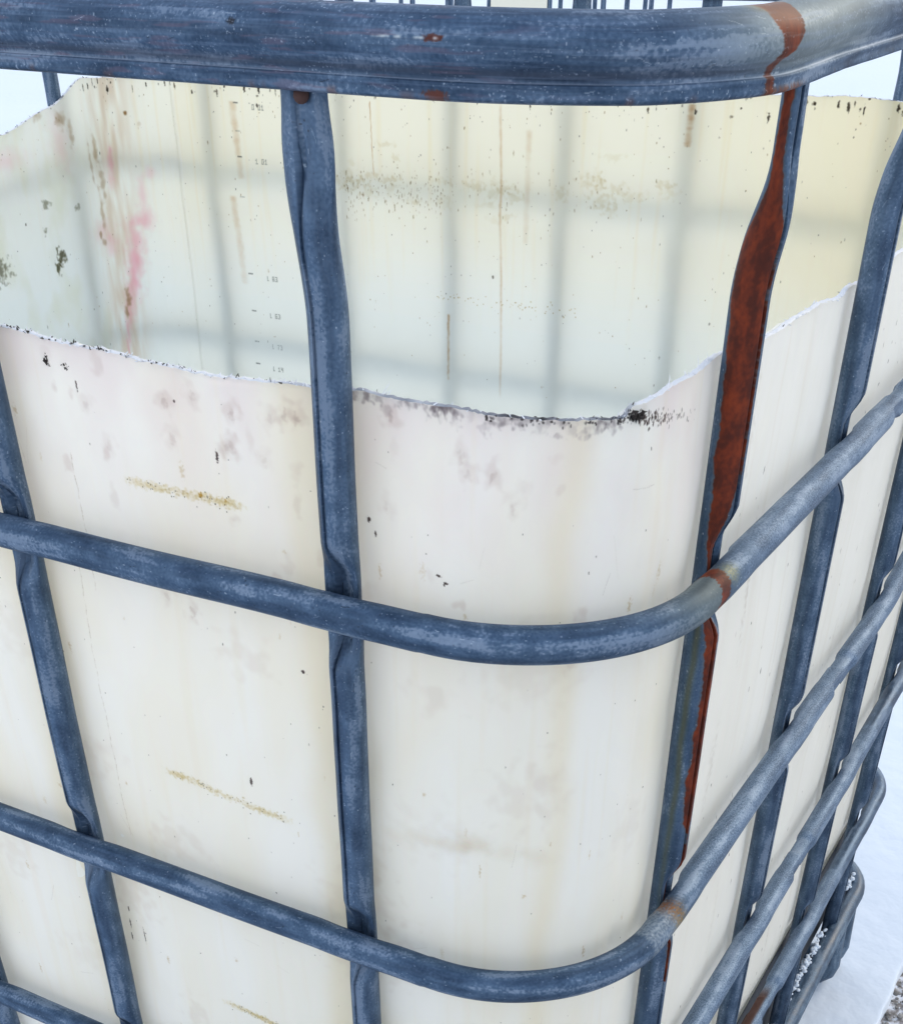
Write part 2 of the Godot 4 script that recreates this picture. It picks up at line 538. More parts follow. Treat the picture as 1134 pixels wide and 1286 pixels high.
func make_tank() -> void:
	build_inset()
	origin = Vector3(-L * 0.5, 0.02, -W * 0.5)
	var tank := thing("plastic_tank", "milky white plastic tank with its top sawn off, standing inside the near cage", "tank", origin)
	var low := -0.708
	var mesh := ArrayMesh.new()
	var none := Rect2(0, 0, 1, 1)
	wall_surface(mesh, -0.56, 0.20, 2.0, -0.40, 260, 70, 0.0, true, BOX_FRONT, M.plastic_front)
	wall_surface(mesh, -0.56, 0.20, -0.40, low, 120, 30, 0.0, true, none, M.plastic)
	wall_surface(mesh, 0.20, 1.10, 2.0, low, 220, 90, 0.0, true, BOX_SIDE, M.plastic_side)
	wall_surface(mesh, 1.10, total - 0.56, 2.0, low, 420, 60, 0.0, true, none, M.plastic)
	part("outer_wall", mesh, tank)
	mesh = ArrayMesh.new()
	wall_surface(mesh, 1.16, 2.52, 2.0, -0.26, 330, 50, THICK, false, BOX_INNER, M.plastic_inner)
	wall_surface(mesh, 1.16, 2.52, -0.26, low, 160, 28, THICK, false, none, M.plastic_clean)
	wall_surface(mesh, 2.52, total + 1.16, 2.0, low, 440, 50, THICK, false, none, M.plastic_clean)
	part("inner_wall", mesh, tank)
	# the sawn edge
	mesh = ArrayMesh.new()
	var n := 2200
	var pts := PackedVector3Array(); pts.resize(n * 4)
	var uvs := PackedVector2Array(); uvs.resize(n * 4)
	var tint := PackedColorArray(); tint.resize(n * 4)
	for i in n:
		var s := -0.56 + total * i / (n - 1)
		var h := rim_height(s)
		var rag := 0.0006 * noise_b.get_noise_2d(s * 420.0, 2.0)
		var rise := 0.0006 + 0.0006 * noise_b.get_noise_2d(s * 300.0, 7.0)
		pts[i * 4] = wall_point(s, h, 0.0)
		pts[i * 4 + 1] = wall_point(s, h + rise, THICK * 0.25 + rag)
		pts[i * 4 + 2] = wall_point(s, h + rise * 0.8, THICK * 0.75 - rag)
		pts[i * 4 + 3] = wall_point(s, h, THICK)
		var white := Color(0.80, 0.80, 0.80)
		var grime := Color(0.20, 0.21, 0.24)
		var black := Color(0.035, 0.033, 0.035)
		var x := fposmod(s + 1.0, total) - 1.0
		var g := smoothstep(-0.10, -0.045, x) * (1.0 - smoothstep(0.097, 0.102, x))
		g *= clampf(0.75 + 0.6 * noise_a.get_noise_2d(x * 40.0, 1.0), 0.0, 1.0)
		var c := white.lerp(grime, g)
		c = c.lerp(black, smoothstep(0.005, 0.05, x) * (1.0 - smoothstep(0.0985, 0.104, x)) * clampf(0.65 + 1.4 * noise_a.get_noise_2d(x * 50.0, 3.0), 0.0, 1.0))
		var spot := smoothstep(0.22, 0.42, noise_b.get_noise_2d(x * 160.0, 30.0))
		if x > s_back(0.0) and x < s_left(0.7): c = c.lerp(black * 2.0, 0.75 * spot)
		elif x < -0.1: c = c.lerp(black * 2.5, 0.5 * spot)
		for j in 4:
			tint[i * 4 + j] = c
			uvs[i * 4 + j] = Vector2(s * 20.0, j * 0.3)
	grid_surface(mesh, n, 4, pts, uvs, false, Vector3.UP, 401, M.cut_edge, tint)
	part("cut_rim", mesh, tank)
	# floor
	mesh = ArrayMesh.new()
	var st := SurfaceTool.new()
	st.begin(Mesh.PRIMITIVE_TRIANGLES)
	var m := 120
	for i in m:
		var a := wall_point(total * i / m, low, 0.0)
		var b := wall_point(total * (i + 1) / m, low, 0.0)
		for q in [Vector3(0, a.y, 0), a, b]:
			st.set_uv(Vector2(q.x, q.z))
			st.add_vertex(q)
	st.generate_normals()
	st.set_material(M.plastic_clean)
	st.commit(mesh)
	part("tank_floor", mesh, tank)
	make_burrs(tank)

func sliver(st: SurfaceTool, p: Vector3, d: Vector3, side: Vector3, len: float, wid: float, c: Color) -> void:
	# a thin curl with three sides
	var up := d.cross(side).normalized()
	var a := p + side * wid
	var b := p - side * wid
	var e := p + up * wid * 1.3
	var q := p + d * len * 0.6 + up * len * 0.12
	var t := p + d * len + up * len * 0.35
	var q1 := q + side * wid * 0.8
	var q2 := q - side * wid * 0.8
	var q3 := q + up * wid
	st.set_color(c)
	for tri in [[a, b, q1], [b, q2, q1], [b, e, q2], [e, q3, q2], [e, a, q3], [a, q1, q3], [q1, q2, t], [q2, q3, t], [q3, q1, t]]:
		for v in tri: st.add_vertex(v)

func make_burrs(tank: Node3D) -> void:
	var st := SurfaceTool.new()
	st.begin(Mesh.PRIMITIVE_TRIANGLES)
	st.set_smooth_group(-1)
	var white := Color(0.84, 0.85, 0.86)
	for i in 1100:
		var s := rng.randf_range(-0.56, 0.62)
		if rng.randf() < 0.45: s = rng.randf_range(-0.30, -0.05)
		if i > 640: s = rng.randf_range(s_right(0.7), s_left(0.6))
		var p := wall_point(s, rim_height(s), rng.randf_range(-0.0004, THICK + 0.0004))
		var t := dir3(plan(s + 0.02)[0] - plan(s - 0.02)[0]).normalized()
		var out := dir3(plan(s)[1])
		var d := (Vector3.UP * rng.randf_range(-0.1, 0.9) + t * rng.randf_range(-1, 1) + out * rng.randf_range(-0.7, 0.7)).normalized()
		var side := d.cross(Vector3(rng.randf() - 0.5, rng.randf() - 0.5, rng.randf() - 0.5)).normalized()
		var c := white
		if rng.randf() < (0.16 if s < 0.11 else 0.05) + (0.5 if i > 640 and rng.randf() < 0.6 else 0.0): c = Color(0.06, 0.055, 0.04)
		sliver(st, p, d, side, rng.randf_range(0.0006, 0.0026) * (1.3 if i > 640 else 1.0), rng.randf_range(0.00015, 0.0005), c)
	for q in [[-0.031, 0.007], [-0.028, 0.004], [0.128, 0.006], [0.158, 0.007], [0.176, 0.005]]:     # the few long threads
		var s: float = q[0]
		var t := dir3(plan(s + 0.02)[0] - plan(s - 0.02)[0]).normalized()
		sliver(st, wall_point(s, rim_height(s), 0.001), (Vector3.UP * 0.8 + t * 0.5).normalized(), t, q[1], 0.0003, white)
	st.generate_normals()
	st.set_material(M.cut_edge)
	var o := part("plastic_burrs", st.commit(), tank)
	o.set_meta("kind", "stuff")
	# crumbs of dirt in the tear at the corner and along the rim
	st = SurfaceTool.new()
	st.begin(Mesh.PRIMITIVE_TRIANGLES)
	st.set_smooth_group(-1)
	for i in 170:
		var s := 0.1005 + absf(rng.randfn(0.0, 0.004))
		var h := 0.0925 + rng.randfn(0.0, 0.0011)
		var r := rng.randf_range(0.0005, 0.0013)
		if i > 70:
			s = 0.099 - 0.07 * pow(rng.randf(), 2.2); h = rim_height(s) + 0.0003; r = rng.randf_range(0.0003, 0.0007)
		if i > 110:
			s = rng.randf_range(-0.30, -0.12); h = rim_height(s) + 0.0005; r = rng.randf_range(0.0003, 0.0008)
		crumb(st, wall_point(s, h, rng.randf_range(-0.0004, 0.0014)), r)
	for q in [[-0.227, 0.0875, 0.0022], [-0.2265, 0.0852, 0.0012], [-0.2145, 0.0862, 0.0013], [-0.2262, 0.0892, 0.0012], [-0.2135, 0.0868, 0.0008]]:
		for k in 7: crumb(st, wall_point(q[0] + rng.randfn(0, 0.0007), q[1] + rng.randfn(0, 0.0007), 0.0), q[2] * rng.randf_range(0.35, 0.7))
	st.generate_normals()
	st.set_material(M.dirt)
	o = part("dirt_crumbs", st.commit(), tank)
	o.set_meta("kind", "stuff")

func crumb(st: SurfaceTool, p: Vector3, r: float) -> void:
	var v := []
	for d in [Vector3.RIGHT, Vector3.LEFT, Vector3.UP, Vector3.DOWN, Vector3.BACK, Vector3.FORWARD]:
		v.append(p + d.rotated(Vector3(0.5, 0.6, 0.62).normalized(), rng.randf() * 3.0) * r * rng.randf_range(0.6, 1.4))
	for t in [[0, 2, 4], [2, 1, 4], [1, 3, 4], [3, 0, 4], [2, 0, 5], [1, 2, 5], [3, 1, 5], [0, 3, 5]]:
		st.set_color(Color(0.04, 0.035, 0.03))
		for i in [t[0], t[2], t[1]]: st.add_vertex(v[i])

# ------------------------------------------------------------------ ground
func make_ground() -> void:
	# the snow: a trodden-flat sheet that ends in a low edge along the gravel
	var us := []
	var x := -0.30
	us = [-0.0850, -0.0846, -0.0840, -0.0830, -0.0815, -0.078, -0.072, -0.06, -0.04]
	x = -0.02
	while x < 60.0:
		us.append(x)
		x += 0.02 + maxf(0.0, x - 1.6) * 0.12
	var vs := []
	x = -30.0
	while x < 90.0:
		vs.append(x)
		x += 0.018 + maxf(0.0, -0.5 - x) * 0.12 + maxf(0.0, x - 1.9) * 0.10
	var rows := us.size()
	var cols := vs.size()
	var pts := PackedVector3Array(); pts.resize(rows * cols)
	var uvs := PackedVector2Array(); uvs.resize(rows * cols)
	for i in rows:
		for j in cols:
			var u: float = us[i]
			var v: float = vs[j]
			var y := 0.007 * noise_a.get_noise_2d(u * 1.3, v * 1.3) + 0.0012 * noise_b.get_noise_2d(u * 14.0, v * 14.0)
			if v > 2.5: y += minf((v - 2.5) * 0.02, 0.2) * noise_a.get_noise_2d(u * 0.3, v * 0.3)
			var wob := 0.004 * noise_a.get_noise_2d(v * 6.0, 1.0) + 0.0018 * noise_b.get_noise_2d(v * 70.0, 4.0)
			if i < 9: u += wob * (1.0 - i / 9.0)
			y += [-0.034, -0.016, -0.004, -0.0015, -0.0006, 0, 0, 0, 0][i] if i < 9 else 0.0
			pts[i * cols + j] = Vector3(-u, y, -v)
			uvs[i * cols + j] = Vector2(u, v) / 0.8
	var mesh := ArrayMesh.new()
	grid_surface(mesh, rows, cols, pts, uvs, false, Vector3.UP, 20 * cols + 20, M.snow)
	var o := part("snow_ground", mesh, self)
	o.set_meta("kind", "structure")
	o.set_meta("label", "smooth pale blue snow around the tote")
	# more snow across the gravel strip
	mesh = ArrayMesh.new()
	rows = 40
	cols = 60
	pts.resize(rows * cols); uvs.resize(rows * cols)
	for i in rows:
		for j in cols:
			var a := float(i) / (rows - 1)
			var u := -2.4 - 0.08 * minf(i, 2) - 60.0 * pow(a, 3.0)
			var v := -30.0 + 120.0 * j / (cols - 1)
			u += 0.15 * noise_a.get_noise_2d(v * 0.4, 3.0)
			pts[i * cols + j] = Vector3(-u, [-0.045, -0.004, 0.0][mini(i, 2)] + 0.03 * noise_a.get_noise_2d(u * 0.4, v * 0.4) * smoothstep(0.0, 0.2, a), -v)
			uvs[i * cols + j] = Vector2(u, v) / 0.8
	grid_surface(mesh, rows, cols, pts, uvs, false, Vector3.UP, 20 * cols + 20, M.snow)
	o = part("snow_field", mesh, self)
	o.set_meta("kind", "structure")
	o.set_meta("label", "open snow on the far side of the gravel strip")
	# the gravel beside it
	mesh = ArrayMesh.new()
	rows = 90
	cols = 90
	pts.resize(rows * cols); uvs.resize(rows * cols)
	for i in rows:
		for j in cols:
			var a := float(i) / (rows - 1)
			var b := float(j) / (cols - 1)
			var u := 0.10 - 1.2 * a - 40.0 * pow(a, 6.0)
			var v := -0.6 + 2.6 * b + 60.0 * pow(maxf(b - 0.8, 0.0) * 5.0, 4.0) - 30.0 * pow(maxf(0.2 - b, 0.0) * 5.0, 4.0)
			var y := -0.026 + 0.004 * noise_b.get_noise_2d(u * 18.0, v * 18.0)
			pts[i * cols + j] = Vector3(-u, y, -v)
			uvs[i * cols + j] = Vector2(u, v) / 0.5
	grid_surface(mesh, rows, cols, pts, uvs, false, Vector3.UP, 20 * cols + 20, M.gravel)
	o = part("gravel_ground", mesh, self)
	o.set_meta("kind", "structure")
	o.set_meta("label", "grey gravel dusted with snow beside the tote")
	# loose stones
	var stone := stone_mesh()
	var mm := MultiMesh.new()
	mm.transform_format = MultiMesh.TRANSFORM_3D
	mm.use_colors = true
	mm.mesh = stone
	mm.instance_count = 5200
	for i in 5200:
		var u := -0.087 - 0.5 * pow(rng.randf(), 1.4)
		var v := rng.randf_range(0.35, 1.6)
		var r := 0.0008 + 0.0036 * pow(rng.randf(), 4.0)
		var bas := Basis(Vector3(rng.randf() - 0.5, rng.randf() - 0.5, rng.randf() - 0.5).normalized(), rng.randf() * 6.0).scaled(Vector3(r, r * 0.8, r))
		mm.set_instance_transform(i, Transform3D(bas, Vector3(-u, -0.025 + r * 0.2, -v)))
		var g := rng.randf_range(0.12, 0.36)
		var c := Color(g, g * 0.95, g * 0.88)
		if rng.randf() < 0.45 and r < 0.002: c = Color(0.70, 0.72, 0.75)
		mm.set_instance_color(i, c)
	var mi := MultiMeshInstance3D.new()
	mi.name = "gravel_stones"
	mi.multimesh = mm
	add_child(mi)
	mi.set_meta("kind", "stuff")
	mi.set_meta("label", "small loose grey stones with snow between them along the snow edge")
	mi.set_meta("category", "gravel")

func stone_mesh() -> ArrayMesh:
	var s := SphereMesh.new()
	s.radius = 1.0; s.height = 2.0; s.radial_segments = 8; s.rings = 5
	var a := s.get_mesh_arrays()
	var v: PackedVector3Array = a[Mesh.ARRAY_VERTEX]
	for i in v.size():
		var p := v[i]
		v[i] = p * (1.0 + 0.45 * noise_a.get_noise_3d(p.x * 0.9, p.y * 0.9, p.z * 0.9))
	a[Mesh.ARRAY_VERTEX] = v
	var mesh := ArrayMesh.new()
	mesh.add_surface_from_arrays(Mesh.PRIMITIVE_TRIANGLES, a)
	mesh.surface_set_material(0, M.stone)
	return mesh

func make_snow_lumps() -> void:
	var st := SurfaceTool.new()
	st.begin(Mesh.PRIMITIVE_TRIANGLES)
	var ball := SphereMesh.new()
	ball.radius = 1.0; ball.height = 2.0; ball.radial_segments = 8; ball.rings = 5
	var arr := ball.get_mesh_arrays()
	var vs: PackedVector3Array = arr[Mesh.ARRAY_VERTEX]
	var ix: PackedInt32Array = arr[Mesh.ARRAY_INDEX]
	var heaps := [0.645, 0.668, 0.690, 0.715, 0.735, 0.752, 0.770, 0.785, 0.80, 0.83, 0.955, 0.97]
	for i in 260:
		var heap := i % heaps.size()
		var v: float = heaps[heap] + rng.randfn(0.0, 0.0065)
		var r := 0.0009 + 0.0024 * pow(rng.randf(), 2.5)
		var u := 0.0095 + rng.randfn(0.0, 0.0018)
		var c := world(Vector2(u, v), -0.7185 + absf(rng.randfn(0.0, 0.0022)))
		var seed_at := i * 3.1
		for t in range(0, ix.size(), 3):
			for q in 3:
				var p := vs[ix[t + q]]
				var k := 1.0 + 0.35 * noise_a.get_noise_3d(p.x * 0.9 + seed_at, p.y * 0.9, p.z * 0.9)
				st.add_vertex(c + p * r * k * Vector3(1, 0.75, 1.2))
	st.index()
	st.generate_normals()
	st.set_material(M.snow)
	var o := part("snow_lumps", st.commit(), self)
	o.set_meta("kind", "stuff")
	o.set_meta("label", "crumbs of snow lying on the bottom tube of the near cage")
	o.set_meta("category", "snow")

func make_far_cage() -> void:
	# a second cage without a tank, some metres behind; it shows above the near top rail
	var src: Node3D = get_node("tote_cage")
	var c: Node3D = src.duplicate()
	c.name = "tote_cage_001"
	add_child(c, true)
	c.set_meta("label", "empty grey tube cage standing in the snow far behind the cut tank")
	c.position = Vector3(-2.28 + 0.363 + 0.0 - L * 0.5 + 0.0, 0.0, -4.1 - W * 0.5)
	c.rotation_degrees.y = 4.0
	for ch in c.get_children():
		if ch.has_meta("label"):
			ch.remove_meta("label")
			(ch as MeshInstance3D).set_surface_override_material(0, M.zinc)
		if ch.name.begins_with("cross_tube") or ch.name.begins_with("top_rail"):
			(ch as MeshInstance3D).set_surface_override_material(0, M.zinc)
	# the maker's plate on its front
	var plate := BoxMesh.new()
	plate.size = Vector3(0.20, 0.42, 0.002)
	plate.material = M.cream_paint
	part("plate", plate, c, Vector3(0.33, 0.80, W * 0.5 + 0.012))

# ------------------------------------------------------------------ materials and painting
func tex(im: Image) -> ImageTexture: return ImageTexture.create_from_image(im)

func std(color: Color, rough: float, metal := 0.0) -> StandardMaterial3D:
	var m := StandardMaterial3D.new()
	m.albedo_color = color
	m.roughness = rough
	m.metallic = metal
	return m

func noise_image(w: int, h: int, freq: float, sx: float, sy: float, octaves: int, sd: int) -> Image:
	var n := FastNoiseLite.new()
	n.seed = sd
	n.frequency = freq
	n.fractal_octaves = octaves
	var im := n.get_seamless_image(maxi(8, int(w * sx)), maxi(8, int(h * sy)), false, false, 0.15, true)
	im.resize(w, h, Image.INTERPOLATE_CUBIC)
	im.convert(Image.FORMAT_L8)
	return im

func make_zinc_tile() -> void:
	var n := 1024
	var cloud := noise_image(n, n, 0.02, 1.0, 1.0, 4, 21).get_data()
	var streak := noise_image(n, n, 0.030, 0.125, 1.0, 4, 22).get_data()   # long along the tube
	var grain := noise_image(n, n, 0.16, 1.0, 1.0, 3, 23).get_data()
	zinc_rgb.resize(n * n * 3)
	var rough := PackedByteArray(); rough.resize(n * n)
	var relief := PackedByteArray(); relief.resize(n * n)
	for i in n * n:
		var c := cloud[i] / 255.0
		var s := streak[i] / 255.0
		var g := grain[i] / 255.0
		var k := clampf((c - 0.5) * 0.42 + (s - 0.5) * 0.62 + (g - 0.5) * 0.50 + 0.42, 0.0, 1.0)
		zinc_rgb[i * 3] = int(lerpf(49.0, 117.0, k))
		zinc_rgb[i * 3 + 1] = int(lerpf(69.0, 140.0, k))
		zinc_rgb[i * 3 + 2] = int(lerpf(92.0, 165.0, k))
		var ox := smoothstep(0.59, 0.77, s + 0.45 * (g - 0.5) + 0.3 * (c - 0.5))      # pale oxide in long ragged patches
		for ch in 3: zinc_rgb[i * 3 + ch] = int(lerpf(zinc_rgb[i * 3 + ch], [146.0, 158.0, 174.0][ch], 0.50 * ox))
		var dk := smoothstep(0.60, 0.75, (1.0 - s) + 0.3 * (g - 0.5))
		for ch in 3: zinc_rgb[i * 3 + ch] = int(lerpf(zinc_rgb[i * 3 + ch], [40.0, 48.0, 64.0][ch], 0.16 * dk))
		rough[i] = int(clampf(0.35 + 0.22 * ox + 0.25 * k + 0.12 * (g - 0.5), 0.0, 1.0) * 255.0)
		relief[i] = int(clampf(0.5 + (g - 0.5) * 0.7 + (c - 0.5) * 0.4, 0.0, 1.0) * 255.0)
	# spatter: pale dots and short scratches, a few dark pits
	for i in 9000:
		var x := rng.randi_range(0, n - 1)
		var y := rng.randi_range(0, n - 1)
		var pale := rng.randf() < 0.82
		var a := rng.randf_range(0.1, 0.6)
		var w := 1 if rng.randf() < 0.7 else 2
		var h := 1 if rng.randf() < 0.7 else 2
		var lean := rng.randf_range(-0.5, 0.5)
		if rng.randf() < 0.03:
			w = rng.randi_range(5, 14)
			h = 1
		for yy in h:
			for xx in w:
				var q := (posmod(y + yy + int(xx * lean), n) * n + (x + xx) % n) * 3
				for ch in 3:
					var to: float = [206.0, 214.0, 222.0][ch] if pale else [34.0, 36.0, 42.0][ch]
					zinc_rgb[q + ch] = int(lerpf(zinc_rgb[q + ch], to, a))
	zinc_rough = tex(Image.create_from_data(n, n, false, Image.FORMAT_L8, rough))
	zinc_relief = tex(Image.create_from_data(n, n, false, Image.FORMAT_L8, relief))

# A strip of tube, w x h pixels for `length` x `around` metres; `stain` adds [colour, share] at (metres along, 0..1 around)
func painted_strip(w: int, h: int, length: float, around: float, off_x: float, off_y: float, stain: Callable) -> Array:
	var rgb := PackedByteArray(); rgb.resize(w * h * 3)
	var met := PackedByteArray(); met.resize(w * h)
	for y in h:
		var ty := int(fposmod(float(y) / h * around / TILE + off_y, 1.0) * 1024.0) % 1024
		for x in w:
			var sx := float(x) / w * length
			var tx := int(fposmod((sx + off_x) / TILE, 1.0) * 1024.0) % 1024
			var q := (ty * 1024 + tx) * 3
			var r := float(zinc_rgb[q])
			var g := float(zinc_rgb[q + 1])
			var b := float(zinc_rgb[q + 2])
			var d: Array = stain.call(sx + off_x, float(y) / h)
			var m := 1.0
			for e in d:
				var c: Color = e[0]
				var a: float = e[1]
				r = lerpf(r, c.r * 255.0, a); g = lerpf(g, c.g * 255.0, a); b = lerpf(b, c.b * 255.0, a)
				m *= 1.0 - a * float(e[2])
			var o := (y * w + x) * 3
			rgb[o] = int(clampf(r, 0, 255)); rgb[o + 1] = int(clampf(g, 0, 255)); rgb[o + 2] = int(clampf(b, 0, 255))
			met[y * w + x] = int(m * 255.0)
	return [Image.create_from_data(w, h, false, Image.FORMAT_RGB8, rgb), Image.create_from_data(w, h, false, Image.FORMAT_L8, met)]

const METAL := 0.62

func zinc_material(color_map: Image, metal_map: Image = null) -> StandardMaterial3D:
	var m := std(Color.WHITE, 1.0, METAL)
	m.albedo_texture = tex(color_map)
	if metal_map:
		m.metallic_texture = tex(metal_map)
		m.metallic_texture_channel = BaseMaterial3D.TEXTURE_CHANNEL_RED
		m.roughness = 0.6
		m.metallic_specular = 0.35
	else:
		m.roughness_texture = zinc_rough
		m.roughness_texture_channel = BaseMaterial3D.TEXTURE_CHANNEL_RED
		m.heightmap_enabled = true
		m.heightmap_texture = zinc_relief
		m.heightmap_scale = 0.018
	return m

func rust_color(x: float, y: float) -> Color:
	var n := noise_a.get_noise_2d(x * 45.0, y * 5.0) * 0.8 + noise_b.get_noise_2d(x * 260.0, y * 18.0) * 0.35
	return Color(0.33, 0.115, 0.045).lerp(Color(0.48, 0.18, 0.06), clampf(n * 1.3 + 0.30, 0.0, 1.0)).lerp(Color(0.22, 0.080, 0.045), clampf(-n * 1.0 - 0.05, 0.0, 0.8))

func lut(table: Array, x: float, k: int) -> float:
	if x <= table[0][0]: return table[0][k]
	for i in range(1, table.size()):
		if x <= table[i][0]:
			return lerpf(table[i - 1][k], table[i][k], (x - table[i - 1][0]) / (table[i][0] - table[i - 1][0]))
	return table[-1][k]

func stain_upright(h: float, a: float) -> Array:
	var deg := a * 360.0 - 180.0
	var out := []
	var e := 8.0 * noise_b.get_noise_2d(h * 45.0, 3.0) + 4.5 * noise_b.get_noise_2d(h * 260.0, 8.0)
	var e2 := 8.0 * noise_b.get_noise_2d(h * 45.0, 13.0) + 4.5 * noise_b.get_noise_2d(h * 260.0, 18.0)
	# height, first and last angle of the streak
	var t := [[-0.26, -24.0, -12.0], [-0.235, -26.0, -8.0], [-0.20, -26.0, -4.0], [-0.172, -20.0, 2.0], [-0.156, -12.0, -12.0], [-0.146, -46.0, -2.0], [-0.122, -54.0, 10.0], [-0.073, -44.0, 5.0], [-0.035, -60.0, 0.0], [-0.017, -62.0, 4.0],
		[0.0, -80.0, -20.0], [0.02, -100.0, -38.0], [0.036, -104.0, -42.0], [0.055, -112.0, -14.0], [0.10, -122.0, -12.0], [0.146, -150.0, -18.0], [0.168, -120.0, -52.0], [0.188, -106.0, -62.0], [0.203, -112.0, -60.0], [0.22, -112.0, -60.0]]
	var lo := lut(t, h, 1) + e
	var hi := lut(t, h, 2) + e2
	# olive stain on the inner flank below the ring
	if h < 0.0:
		var k := exp(-pow((deg + 92.0 + 8.0 * noise_a.get_noise_2d(h * 20.0, 0.0)) / 13.0, 2.0)) * smoothstep(-0.3, -0.1, h)
		out.append([Color(0.34, 0.33, 0.21), 0.62 * k, 0.6])
	if h > -0.27:
		var w := smoothstep(lo - 3.0, lo + 3.0, deg) * (1.0 - smoothstep(hi - 3.0, hi + 3.0, deg))
		if w > 0.0:
			out.append([rust_color(h, a), w * 0.97, 1.0])
		var halo := smoothstep(lo - 14.0, lo, deg) * (1.0 - smoothstep(hi, hi + 14.0, deg)) * (1.0 - w)
		out.append([Color(0.40, 0.36, 0.31), 0.35 * halo, 0.4])
	return out

func stain_ring(k: int, s: float, a: float) -> Array:
	var deg := a * 360.0 - 180.0
	var out := []
	var e := 0.0022 * noise_b.get_noise_2d(deg * 0.08, 2.0)
	if k == 0:
		var c := 0.1655 + 0.004 * sin(deg_to_rad(deg)) + e
		var w := smoothstep(c - 0.0068, c - 0.0052, s) * (1.0 - smoothstep(c + 0.0045, c + 0.0062, s))
		out.append([Color(0.45, 0.47, 0.42), 0.55 * smoothstep(0.10, 0.155, s) * (1.0 - smoothstep(c - 0.004, c, s)), 0.6])
		out.append([rust_color(s, a), w, 1.0])
		var y := exp(-pow((s - 0.1795) / 0.0065, 2.0)) * exp(-pow((deg - 55.0) / 40.0, 2.0)) * clampf(0.8 + noise_b.get_noise_2d(s * 500.0, deg * 0.1), 0, 1)
		out.append([Color(0.62, 0.58, 0.36), 0.75 * y, 0.8])
	elif k == 1:
		var w := smoothstep(0.136, 0.140, s + e) * (1.0 - smoothstep(0.168, 0.176, s + e))
		out.append([Color(0.60, 0.64, 0.67), (0.5 + 0.5 * noise_b.get_noise_2d(s * 380.0, deg * 0.06)) * w, 0.5])
		var y := exp(-pow((s + e - 0.1735) / 0.0075, 2.0)) * clampf(0.75 + 1.2 * noise_b.get_noise_2d(s * 420.0, deg * 0.07), 0, 1)
		out.append([Color(0.60, 0.47, 0.22).lerp(Color(0.50, 0.27, 0.11), clampf((deg + 10.0) / 90.0, 0, 1)), 0.85 * y, 0.9])
		# brown rust on the underside of the front
		var b := smoothstep(-0.30, -0.26, s) * (1.0 - smoothstep(-0.12, -0.07, s)) * smoothstep(-125.0, -105.0, deg) * (1.0 - smoothstep(-72.0, -64.0, deg))
		out.append([Color(0.36, 0.29, 0.28).lerp(Color(0.44, 0.22, 0.15), clampf(noise_a.get_noise_2d(s * 60.0, deg * 0.05) * 1.5, 0, 1)), 0.85 * b, 1.0])
	elif k == 2:
		var b := smoothstep(0.2, 0.4, noise_a.get_noise_2d(s * 30.0, 4.0)) * smoothstep(-115.0, -100.0, deg) * (1.0 - smoothstep(-80.0, -72.0, deg))
		out.append([Color(0.45, 0.32, 0.25), 0.6 * b, 1.0])
	if s > 0.13:
		var fr := smoothstep(0.14, 0.26, s) * (0.35 + 0.65 * smoothstep(-70.0, 10.0, deg)) * clampf(0.55 + 0.9 * noise_b.get_noise_2d(s * 700.0, deg * 0.11), 0.1, 1.0)
		out.append([Color(0.66, 0.72, 0.79), 0.58 * fr, 0.6])
	if k == 3:
		var b := smoothstep(0.44, 0.46, s) * (1.0 - smoothstep(0.545, 0.575, s)) * smoothstep(70.0, 95.0, deg)
		out.append([Color(0.27, 0.15, 0.11), 0.9 * b, 1.0])
	return out

